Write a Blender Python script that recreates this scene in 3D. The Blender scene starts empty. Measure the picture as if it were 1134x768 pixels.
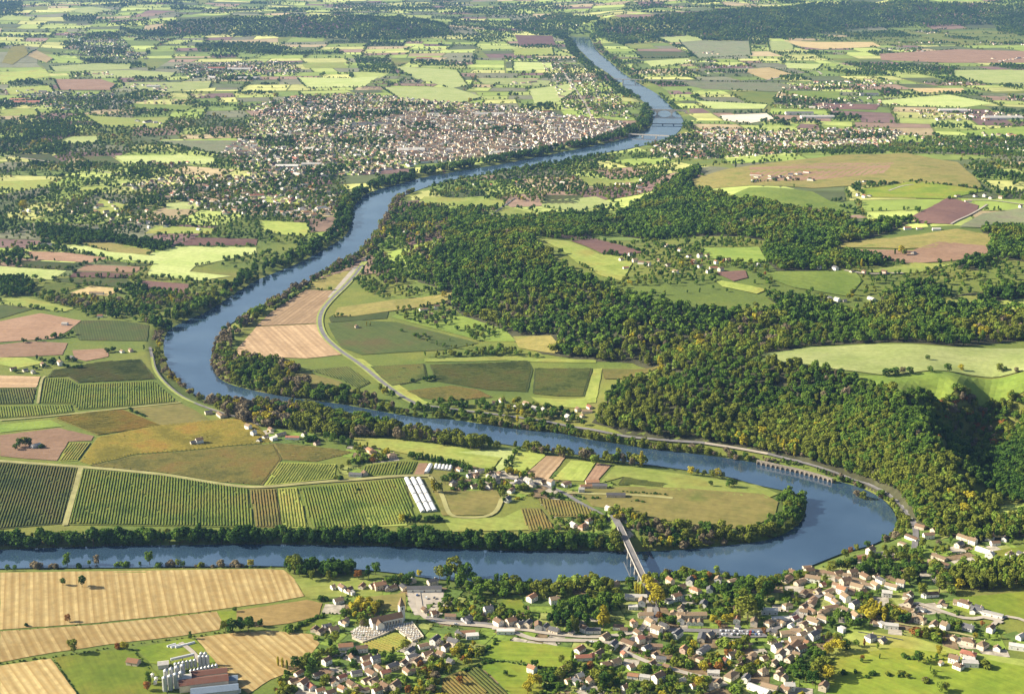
import bpy, math, random
import numpy as np
from mathutils import Vector
from mathutils.geometry import delaunay_2d_cdt
random.seed(7)
RNG = np.random.default_rng(11)
SC = bpy.context.scene
COL = SC.collection
# ------------------------------------------------------------------ camera
F, CX, CY, HCAM = 1575.0, 567.0, 384.0, 705.0
PITCH = math.atan((384 + 76) / F)
CPI, SPI = math.cos(PITCH), math.sin(PITCH)
cam = bpy.data.objects.new('camera', bpy.data.cameras.new('camera'))
COL.objects.link(cam)
cam.location = (0, 0, HCAM)
cam.rotation_euler = (math.pi / 2 - PITCH, 0, 0)
cam.data.sensor_width = 36
cam.data.lens = 36 * F / 1134
cam.data.clip_start = 1
cam.data.clip_end = 90000
SC.camera = cam

def raydir(uv):
    uv = np.asarray(uv, float).reshape(-1, 2)
    a = (uv[:, 0] - CX) / F
    b = -(uv[:, 1] - CY) / F
    return np.stack([a, CPI + b * SPI, -SPI + b * CPI], 1)

def onplane(uv, z):
    d = raydir(uv)
    t = (np.asarray(z, float) - HCAM) / d[:, 2]
    return d[:, :2] * t[:, None]

def proj(x, y, z):
    dz = z - HCAM
    depth = y * CPI - dz * SPI
    up = y * SPI + dz * CPI
    return CX + F * x / depth, CY - F * up / depth, F / depth

# ------------------------------------------------------------------ relief
CTRL = """
-300,640,6 -100,700,6 0,768,7 200,768,8 400,768,9 600,768,10 800,768,12 1000,768,14 1134,768,16 1400,768,20 600,850,10 0,850,6 1200,850,16
0,650,6 200,680,6 400,660,7 600,680,9 760,690,11 880,690,13 900,655,14 1000,700,17 1134,700,22 1250,650,35 850,645,9 930,640,13
-200,560,6 0,590,6 150,560,6 300,570,6 500,570,6 650,565,6 800,560,6 870,560,5 600,590,6 750,590,6
0,500,7 200,500,6 400,500,6 600,515,6 750,540,6 200,460,6 100,430,7 -150,430,8 0,380,8 120,360,7 60,320,8 200,300,7 280,290,6
300,370,6 340,340,6 350,385,6 320,405,6 400,400,7 450,410,7 500,425,7 600,425,8 640,440,9 560,450,7 480,445,6 420,370,8 470,380,9
360,320,6 400,300,7 375,345,7 440,350,10 500,340,14 540,372,12 600,398,10 650,420,11 648,460,10 660,405,14 720,405,22
690,486,7 740,491,7 800,497,8 850,505,8 900,516,8 950,532,8 985,552,9 1003,575,10 1012,598,12 1040,606,16 1075,600,20 1134,600,26
430,285,10 415,255,7 440,238,7 480,222,7 530,225,7 480,262,34 530,258,50 590,262,66 640,272,78 700,290,82 790,292,82 850,310,82
480,300,24 540,310,48 600,320,62 660,325,70 560,345,30 620,362,34 700,352,62 800,352,66 900,350,70 1000,345,68 1100,340,70
700,378,42 780,385,54 850,388,72 960,385,77 1050,384,78 1134,390,79 1300,390,79
760,398,56 830,403,72 880,405,76 930,411,79 985,431,79 1004,438,79 1060,430,77 1134,428,76 1250,430,76
700,430,28 740,420,34 760,445,40 850,450,36 930,460,42 800,475,20 900,490,22 960,500,28
1030,476,62 1058,520,42 1078,552,24 1000,520,30 1040,560,20 1034,452,46 1055,480,20 1072,505,16 1088,530,14 1100,470,28 1134,460,44 1134,500,32 1134,540,26 1250,500,45 1080,446,52 1030,440,74 1000,420,78 950,397,79 1060,413,78 1035,425,77
950,318,80 1050,318,84 1134,310,86 1000,285,84 1090,275,86 1134,260,88 1300,260,90
620,245,26 690,262,44 740,268,56 690,240,14 720,220,22 750,202,46 765,190,52 830,220,70 900,240,76 950,250,80 870,275,72 930,285,80
640,215,8 700,200,9 740,182,14 800,180,36 860,172,38 830,200,66 900,195,70 960,170,52 1000,185,72 1000,220,84 1060,190,74 1134,180,66 1134,220,84 1300,200,80 1090,240,86
700,168,6 800,160,7 900,158,8 1000,160,9 1100,162,12 1300,165,14
0,240,8 150,230,7 300,240,6 360,200,6 250,180,7 100,180,8 0,160,8 -200,200,9 -200,140,9 400,160,6 500,150,6 600,150,6 650,150,6
800,120,7 950,120,8 1100,120,9 1300,120,10 300,110,7 450,100,7 560,90,7 600,110,7 150,110,8 0,110,9 -200,100,10
700,75,7 780,70,8 900,75,9 1050,80,10 1250,80,12 350,75,8 480,70,8 580,65,8 250,85,8 100,90,9 60,82,8
30,58,44 0,52,56 50,66,22 10,74,14 -80,55,60 70,62,20
120,55,14 150,44,30 220,52,14 100,25,62 0,20,80 200,50,14
185,39,16 260,40,14 340,44,12 430,46,12 500,42,12 190,24,84 260,19,100 340,19,106 420,20,98 480,28,60 300,8,70 150,12,84 500,15,60 560,30,20
620,46,10 680,50,8 720,47,10 800,44,12 880,41,14 950,31,16 1050,29,18 1134,27,20 1300,26,24
640,30,50 662,22,100 720,15,122 800,9,126 900,5,130 1000,4,132 1134,4,135 1300,4,135 600,20,50 590,38,14 545,55,9
700,2,120 400,-4,90 100,-4,100 900,-6,140 -300,10,90 -300,-10,110 1400,-15,150 550,-10,90 600,-30,110 0,-30,130 1100,-30,160
"""
c = np.array([[float(k) for k in s.split(',')] for s in CTRL.split()])
CP = onplane(c[:, :2], c[:, 2])
CZ = c[:, 2]
# smooth scattered interpolation (distance-kernel) in a plane compressed with distance, so that near and far relief weigh alike
def warp(p):
    d = np.maximum(p[:, 1], 300.0)
    return np.stack([p[:, 0] / d * 2600.0, 2600.0 * np.log(d)], 1)
WC = warp(CP)
KM = np.linalg.norm(WC[:, None] - WC[None], axis=2)
n_ = len(CZ)
A = np.zeros((n_ + 1, n_ + 1)); A[:n_, :n_] = -np.sqrt(KM ** 2 + 40 ** 2) + 2.0 * np.eye(n_); A[:n_, n_] = 1; A[n_, :n_] = 1
WGT = np.linalg.solve(A, np.concatenate([CZ, [0]]))
def relief(p):
    out = np.empty(len(p))
    for i in range(0, len(p), 20000):
        w = warp(p[i:i + 20000])
        k = -np.sqrt(((w[:, None] - WC[None]) ** 2).sum(2) + 40 ** 2)
        out[i:i + 20000] = k @ WGT[:n_] + WGT[n_]
    return np.maximum(out, 3.0)

def pip(p, poly):
    x, y = p[:, 0], p[:, 1]
    inside = np.zeros(len(p), bool)
    n = len(poly); j = n - 1
    for i in range(n):
        xi, yi = poly[i]; xj, yj = poly[j]
        if yi != yj:
            inside ^= ((yi > y) != (yj > y)) & (x < (xj - xi) * (y - yi) / (yj - yi) + xi)
        j = i
    return inside

def segdist(p, poly, closed=True):
    best = np.full(len(p), 1e18)
    n = len(poly)
    for i in range(n if closed else n - 1):
        a = poly[i]; b = poly[(i + 1) % n]
        ab = b - a
        t = np.clip(((p - a) @ ab) / max(ab @ ab, 1e-9), 0, 1)
        q = p - a - t[:, None] * ab
        best = np.minimum(best, (q * q).sum(1))
    return np.sqrt(best)

def smooth_line(P, closed=False, it=2):
    P = np.asarray(P, float)
    for _ in range(it):
        if closed:
            Q = np.roll(P, -1, 0)
            P = np.stack([P * .75 + Q * .25, P * .25 + Q * .75], 1).reshape(-1, 2)
        else:
            a, b = P[:-1], P[1:]
            M = np.stack([a * .75 + b * .25, a * .25 + b * .75], 1).reshape(-1, 2)
            P = np.concatenate([P[:1], M[1:-1], P[-1:]])
    return P

def px(s):
    return [tuple(float(k) for k in q.split(',')) for q in s.split()]

RIVER_L = px("628,40 634,46 640,53 650,63 658,72 672,80 683,89 692,97 703,104 712,112 720,121 724,131 721,142 700,151 680,157 650,163 620,169 590,175 560,181 530,186 500,191 470,196 440,204 405,214 393,225 390,240 385,260 370,270 330,292 304,302 284,310 255,328 230,345 205,355 184,366 180,384 185,405 200,425 220,440 240,447 270,449 310,451 350,457 390,464 440,472 500,481 530,487 568,493 600,497 640,503 680,508 700,512 740,517 780,523 810,528 835,536 860,541 880,545 892,553 893,567 885,580 868,592 845,599 800,604 760,608 700,611 640,609 568,610 480,606 430,604 360,603 284,602 200,603 120,604 60,606 0,608 -150,613 -400,620")
RIVER_R = px("-400,640 -150,634 0,629 60,628 130,628 200,627 284,626 340,627 400,630 440,634 470,639 500,642 530,644 568,642 600,645 640,645 680,643 712,641 740,636 790,636 815,639 850,642 865,639 888,630 920,617 938,610 970,602 987,591 995,576 986,560 972,548 950,538 917,530 880,521 850,514 800,506 760,501 720,497 690,492 650,486 620,479 568,475 540,470 500,464 470,463 440,459 390,449 355,444 320,440 284,433 255,426 240,418 234,405 234,390 240,375 250,362 265,352 292,340 315,327 340,312 365,298 390,285 403,275 412,262 424,247 430,235 434,222 456,213 478,205 500,199 530,194 560,189 590,185 620,179 650,174 670,169 690,166 708,162 738,156 750,148 757,138 756,130 745,120 738,113 728,104 712,95 694,84 686,78 675,68 661,57 655,46 652,40")
RIV = np.concatenate([smooth_line(onplane(RIVER_L, 0.0)), smooth_line(onplane(RIVER_R, 0.0))])

# terrain lattice: fans out with distance so that near ground is finer
NS, NQ, SMAX, Q0, Q1, QP = 520, 660, 0.66, 1 / 42000.0, 1 / 930.0, 1.25
sv = np.linspace(-SMAX, SMAX, NS)
tv = np.linspace(0, 1, NQ)
dv = 1 / (Q0 + (Q1 - Q0) * tv ** QP)
S_, D_ = np.meshgrid(sv, dv)
GX, GY = S_ * D_, D_
gp = np.stack([GX.ravel(), GY.ravel()], 1)
gz = relief(gp)
def vnoise(x, y, seed):
    r = np.random.default_rng(seed); t = r.random((64, 64))
    xi, yi = np.floor(x).astype(int), np.floor(y).astype(int)
    fx, fy = x - xi, y - yi
    fx = fx * fx * (3 - 2 * fx); fy = fy * fy * (3 - 2 * fy)
    g = lambda a, b: t[a % 64, b % 64]
    return (g(xi, yi) * (1 - fx) + g(xi + 1, yi) * fx) * (1 - fy) + (g(xi, yi + 1) * (1 - fx) + g(xi + 1, yi + 1) * fx) * fy
gz = gz + (np.maximum(gz - 8, 0) * 0.10) * (vnoise(gp[:, 0] / 160, gp[:, 1] / 220, 3) - .5) * 2
far_ = np.clip((gp[:, 1] - 9000) / 9000, 0, 1)
gz = gz + far_ * 90 * (vnoise(gp[:, 0] / 1500, gp[:, 1] / 1900, 5) - .35)
near = (np.abs(GX.ravel()) < 6000) & (GY.ravel() < 14000)
sd = np.full(len(gp), 1e9)
ins = pip(gp[near], RIV)
dd = segdist(gp[near], RIV)
sd[near] = np.where(ins, -dd, dd)
lip = 3.0 + 0.0012 * gp[:, 1]
bank = 16 + 0.004 * gp[:, 1]
k = np.clip((sd - lip) / bank, 0, 1)
gz = np.where(sd < lip, -1.5, -1.5 + (gz + 1.5) * (0.25 + 0.75 * (k * k * (3 - 2 * k))))
gz = np.where((sd >= lip), np.maximum(gz, 0.6), gz)
GZ = gz.reshape(NQ, NS)
SDG = np.clip(sd, -400, 400).reshape(NQ, NS)

def hgt(p, GZ=GZ):
    p = np.asarray(p, float).reshape(-1, 2)
    d = np.clip(p[:, 1], 931, 41000)
    si = np.clip((p[:, 0] / d + SMAX) / (2 * SMAX) * (NS - 1), 0, NS - 1.001)
    qi = np.clip((1 / d - Q0) / (Q1 - Q0), 0, 1) ** (1 / QP) * (NQ - 1)
    qi = np.clip(qi, 0, NQ - 1.001)
    a, b = si.astype(int), qi.astype(int)
    fa, fb = si - a, qi - b
    return (GZ[b, a] * (1 - fa) + GZ[b, a + 1] * fa) * (1 - fb) + (GZ[b + 1, a] * (1 - fa) + GZ[b + 1, a + 1] * fa) * fb

def rsd(p):
    """metres to the river's edge, negative on the water"""
    return hgt(p, SDG)

def ground(uv):
    """where a sight line through the photograph's point meets the relief"""
    d = raydir(uv)
    t0 = (230 - HCAM) / np.minimum(d[:, 2], -0.008); t1 = (-2 - HCAM) / np.minimum(d[:, 2], -0.008)
    lo = t0.copy(); hi = t1.copy(); found = np.zeros(len(d), bool)
    N = 70
    prev = t0.copy()
    for i in range(1, N + 1):
        t = t0 + (t1 - t0) * i / N
        z = HCAM + d[:, 2] * t - hgt(d[:, :2] * t[:, None])
        hit = (z <= 0) & ~found
        lo[hit] = prev[hit]; hi[hit] = t[hit]; found |= hit
        prev = t
    for _ in range(14):
        m = (lo + hi) / 2
        z = HCAM + d[:, 2] * m - hgt(d[:, :2] * m[:, None])
        lo = np.where(z > 0, m, lo); hi = np.where(z > 0, hi, m)
    m = (lo + hi) / 2
    return d[:, :2] * m[:, None]

# ------------------------------------------------------------------ object helpers
def mesh_np(name, V, faces, smooth=False):
    me = bpy.data.meshes.new(name)
    me.from_pydata([tuple(v) for v in V], [], faces)
    if smooth: me.polygons.foreach_set('use_smooth', [True] * len(me.polygons))
    me.update()
    return me

def mesh_quads(name, V, Q, k=4):
    V = np.asarray(V, np.float32); Q = np.asarray(Q, np.int32).reshape(-1, k)
    me = bpy.data.meshes.new(name)
    me.vertices.add(len(V)); me.vertices.foreach_set('co', V.ravel())
    me.loops.add(Q.size); me.loops.foreach_set('vertex_index', Q.ravel())
    me.polygons.add(len(Q)); me.polygons.foreach_set('loop_start', np.arange(0, Q.size, k, dtype=np.int32))
    me.update(calc_edges=True); me.validate()
    return me

def link(name, me, parent=None, mats=()):
    o = bpy.data.objects.new(name, me)
    COL.objects.link(o)
    if parent: o.parent = parent
    for m in mats: me.materials.append(m)
    return o

def tag(o, label=None, cat=None, group=None, kind=None):
    if label: o['label'] = label
    if cat: o['category'] = cat
    if group: o['group'] = group
    if kind: o['kind'] = kind
    return o

def empty(name, loc, rz=0.0):
    o = bpy.data.objects.new(name, None); COL.objects.link(o)
    o.location = loc; o.rotation_euler = (0, 0, rz); o.empty_display_size = .1
    return o

class MB:
    def __init__(s): s.v = []; s.f = []; s.m = []
    def quad(s, *p, m=0):
        b = len(s.v); s.v += [tuple(q) for q in p]; s.f.append(tuple(range(b, b + len(p)))); s.m.append(m)
    def box(s, x0, y0, z0, x1, y1, z1, m=0):
        b = len(s.v)
        s.v += [(x0, y0, z0), (x1, y0, z0), (x1, y1, z0), (x0, y1, z0), (x0, y0, z1), (x1, y0, z1), (x1, y1, z1), (x0, y1, z1)]
        for f in ((0, 3, 2, 1), (4, 5, 6, 7), (0, 1, 5, 4), (1, 2, 6, 5), (2, 3, 7, 6), (3, 0, 4, 7)):
            s.f.append(tuple(b + k for k in f)); s.m.append(m)
    def bar(s, p, q, w, h, m=0):
        """a beam of width w and height h from p to q (top centre line)"""
        p, q = Vector(p), Vector(q); d = (q - p); d.z = 0; d.normalize(); n = Vector((-d.y, d.x, 0)) * w / 2; u = Vector((0, 0, h))
        b = len(s.v)
        for e in (p, q):
            s.v += [tuple(e - n - u), tuple(e + n - u), tuple(e + n), tuple(e - n)]
        for f in ((0, 3, 2, 1), (4, 5, 6, 7), (0, 1, 5, 4), (1, 2, 6, 5), (2, 3, 7, 6), (3, 0, 4, 7)):
            s.f.append(tuple(b + k for k in f)); s.m.append(m)
    def cyl(s, x, y, z0, z1, r0, r1, n=12, cap=True, m=0):
        b = len(s.v)
        for z, r in ((z0, r0), (z1, r1)):
            for i in range(n):
                a = 2 * math.pi * i / n; s.v.append((x + r * math.cos(a), y + r * math.sin(a), z))
        for i in range(n):
            j = (i + 1) % n; s.f.append((b + i, b + j, b + n + j, b + n + i)); s.m.append(m)
        if cap: s.f.append(tuple(range(b + n, b + 2 * n))); s.m.append(m)
    def tube(s, p, q, r0, r1, n=6, m=0):
        p, q = Vector(p), Vector(q); d = (q - p).normalized(); a = d.orthogonal().normalized(); c = d.cross(a)
        b = len(s.v)
        for e, r in ((p, r0), (q, r1)):
            for i in range(n):
                t = 2 * math.pi * i / n; s.v.append(tuple(e + (a * math.cos(t) + c * math.sin(t)) * r))
        for i in range(n):
            j = (i + 1) % n; s.f.append((b + i, b + j, b + n + j, b + n + i)); s.m.append(m)
    def mesh(s, name):
        me = bpy.data.meshes.new(name); me.from_pydata(s.v, [], s.f)
        if any(s.m): me.polygons.foreach_set('material_index', s.m)
        me.update(); return me
    def build(s, name, mat, parent=None):
        return link(name, s.mesh(name), parent, mat if isinstance(mat, (list, tuple)) else [mat])

# ------------------------------------------------------------------ materials
class NT:
    def __init__(s, name):
        s.mat = bpy.data.materials.new(name); s.mat.use_nodes = True
        s.t = s.mat.node_tree; s.b = s.t.nodes['Principled BSDF']
        s.b.inputs['Roughness'].default_value = 1.0; s.b.inputs['Specular IOR Level'].default_value = 0.15
    def n(s, t, **k):
        x = s.t.nodes.new(t)
        for a, v in k.items(): setattr(x, a, v)
        return x
    def l(s, a, b): s.t.links.new(a, b)
    def noise(s, vec, scale, detail=4, rough=.55):
        x = s.n('ShaderNodeTexNoise'); x.inputs['Scale'].default_value = scale; x.inputs['Detail'].default_value = detail; x.inputs['Roughness'].default_value = rough
        if vec is not None: s.l(vec, x.inputs['Vector'])
        return x.outputs['Fac']
    def ramp(s, fac, stops, interp='LINEAR'):
        x = s.n('ShaderNodeValToRGB'); x.color_ramp.interpolation = interp
        e = x.color_ramp.elements
        while len(e) < len(stops): e.new(0.5)
        for i, (p, col) in enumerate(stops): e[i].position = p; e[i].color = (*col, 1)
        s.l(fac, x.inputs['Fac']); return x.outputs['Color']
    def mix(s, fac, a, b, mode='MIX'):
        x = s.n('ShaderNodeMix', data_type='RGBA', blend_type=mode)
        for v, i in ((fac, 0), (a, 6), (b, 7)):
            if isinstance(v, (int, float)): x.inputs[i].default_value = v
            elif isinstance(v, tuple): x.inputs[i].default_value = (*v, 1)
            else: s.l(v, x.inputs[i])
        return x.outputs[2]
    def math(s, op, a, b=0.0, c=None):
        x = s.n('ShaderNodeMath', operation=op)
        for i, v in enumerate((a, b) if c is None else (a, b, c)):
            if isinstance(v, (int, float)): x.inputs[i].default_value = v
            else: s.l(v, x.inputs[i])
        return x.outputs[0]
    def attr(s, name, out='Fac', typ='GEOMETRY'):
        x = s.n('ShaderNodeAttribute', attribute_name=name, attribute_type=typ); return x.outputs[out]
    def pos(s): return s.n('ShaderNodeNewGeometry').outputs['Position']
    def base(s, col): s.l(col, s.b.inputs['Base Color']); return s.mat

def plain(name, col, rough=.9, var=.18, scale=.6, spec=.2, metal=0.0):
    m = NT(name)
    f = m.noise(m.n('ShaderNodeTexCoord').outputs['Object'], scale, 4)
    lo = tuple(x * (1 - var) for x in col); hi = tuple(min(1, x * (1 + var)) for x in col)
    m.b.inputs['Roughness'].default_value = rough; m.b.inputs['Specular IOR Level'].default_value = spec; m.b.inputs['Metallic'].default_value = metal
    return m.base(m.ramp(f, [(.3, lo), (.7, hi)]))

def scaled(c, k): return tuple(min(1., x * k) for x in c)
# ------------------------------------------------------------------ ground, river, fields, roads
def field_mat(name, c1, c2, spacing=0.0, dark=None, amt=0.0, c3=None, big=70.0, tram=0.0):
    m = NT(name)
    row = m.attr('row', 'Vector')
    sep = m.n('ShaderNodeSeparateXYZ'); m.l(row, sep.inputs[0])
    P = m.pos()
    big_n = m.noise(P, 1 / big, 4, .6)
    mid_n = m.noise(P, 1 / 9.0, 5, .65)
    col = m.ramp(big_n, [(.32, c1), (.66, c2)] if c3 is None else [(.3, c1), (.5, c2), (.68, c3)])
    # long faint streaks along the direction the field is worked in
    mp = m.n('ShaderNodeMapping'); mp.inputs['Scale'].default_value = (.22, .012, 1); m.l(row, mp.inputs['Vector'])
    st = m.noise(mp.outputs[0], 1.0, 3, .6)
    col = m.mix(m.math('MULTIPLY', m.math('SUBTRACT', st, .35), 1.1 if tram == 0 else 1.6), col, scaled(c1, .62))
    if spacing:
        w = m.math('FRACT', m.math('DIVIDE', sep.outputs['X'], spacing))
        w = m.math('ABSOLUTE', m.math('SUBTRACT', w, .5))
        w = m.math('SMOOTH_MIN', m.math('MULTIPLY', w, 2.0), 1.0, .2)
        brk = m.math('MULTIPLY', m.math('SUBTRACT', 1.0, w), m.math('ADD', m.math('MULTIPLY', mid_n, 1.2), .3))
        col = m.mix(m.math('MULTIPLY', brk, amt), col, dark)
    if tram:
        w = m.math('FRACT', m.math('DIVIDE', sep.outputs['X'], tram))
        w = m.math('LESS_THAN', w, .2)
        col = m.mix(m.math('MULTIPLY', w, m.math('MULTIPLY', mid_n, .5)), col, scaled(c2, 1.3))
    v = m.math('ADD', m.math('MULTIPLY', mid_n, .9), .55)
    col = m.mix(1.0, col, v, 'MULTIPLY')
    tint = m.math('ADD', m.math('MULTIPLY', sep.outputs['Z'], .5), .76)
    col = m.mix(1.0, col, tint, 'MULTIPLY')
    return m.base(col)

FM = {
 'stub': field_mat('stubble_soil', (.345, .24, .09), (.475, .365, .165), 7.6, (.25, .155, .05), .75, tram=15.2),
 'stubs': field_mat('stubble_smooth_soil', (.27, .185, .06), (.34, .235, .085)),
 'green': field_mat('bright_grass', (.10, .155, .014), (.165, .205, .022), c3=(.21, .195, .028)),
 'mead': field_mat('meadow_grass', (.19, .24, .040), (.275, .31, .068), c3=(.265, .245, .055)),
 'pale': field_mat('pale_meadow_grass', (.29, .345, .10), (.38, .405, .15)),
 'mgreen': field_mat('mid_meadow_grass', (.135, .20, .032), (.21, .26, .045)),
 'plough': field_mat('ploughed_soil', (.25, .15, .09), (.33, .21, .135), 5.5, (.17, .10, .06), .6),
 'pink': field_mat('pink_stubble_soil', (.35, .235, .13), (.44, .305, .175), 9, (.25, .16, .085), .7, tram=33),
 'purple': field_mat('dark_ploughed_soil', (.13, .07, .06), (.185, .105, .08), 5, (.09, .05, .04), .5),
 'vg': field_mat('green_vineyard_soil', (.10, .135, .018), (.155, .18, .028), 4.6, (.055, .085, .014), .75, c3=(.22, .18, .036)),
 'vd': field_mat('dark_vineyard_soil', (.052, .078, .018), (.080, .100, .024), 4.6, (.028, .04, .010), .7, c3=(.105, .075, .028)),
 'vy': field_mat('golden_vineyard_soil', (.165, .155, .028), (.24, .205, .034), 4.0, (.12, .11, .022), .6, c3=(.16, .165, .028)),
 'vb': field_mat('brown_vineyard_soil', (.135, .12, .03), (.185, .15, .04), 4.6, (.085, .065, .02), .65, c3=(.15, .17, .036)),
 'vl': field_mat('light_vineyard_soil', (.22, .26, .045), (.30, .31, .06), 4.6, (.13, .155, .026), .6),
 'olive': field_mat('rough_olive_grass', (.165, .155, .042), (.235, .195, .058), c3=(.135, .155, .032)),
 'tan': field_mat('tan_dry_grass', (.38, .28, .12), (.47, .36, .17)),
 'grey': field_mat('grey_scrub', (.12, .14, .07), (.17, .18, .09), c3=(.16, .14, .09)),
 'yard': field_mat('pale_gravel', (.42, .36, .29), (.50, .44, .36)),
 'white': field_mat('bright_sand', (.55, .47, .34), (.62, .55, .42)),
}
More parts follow.
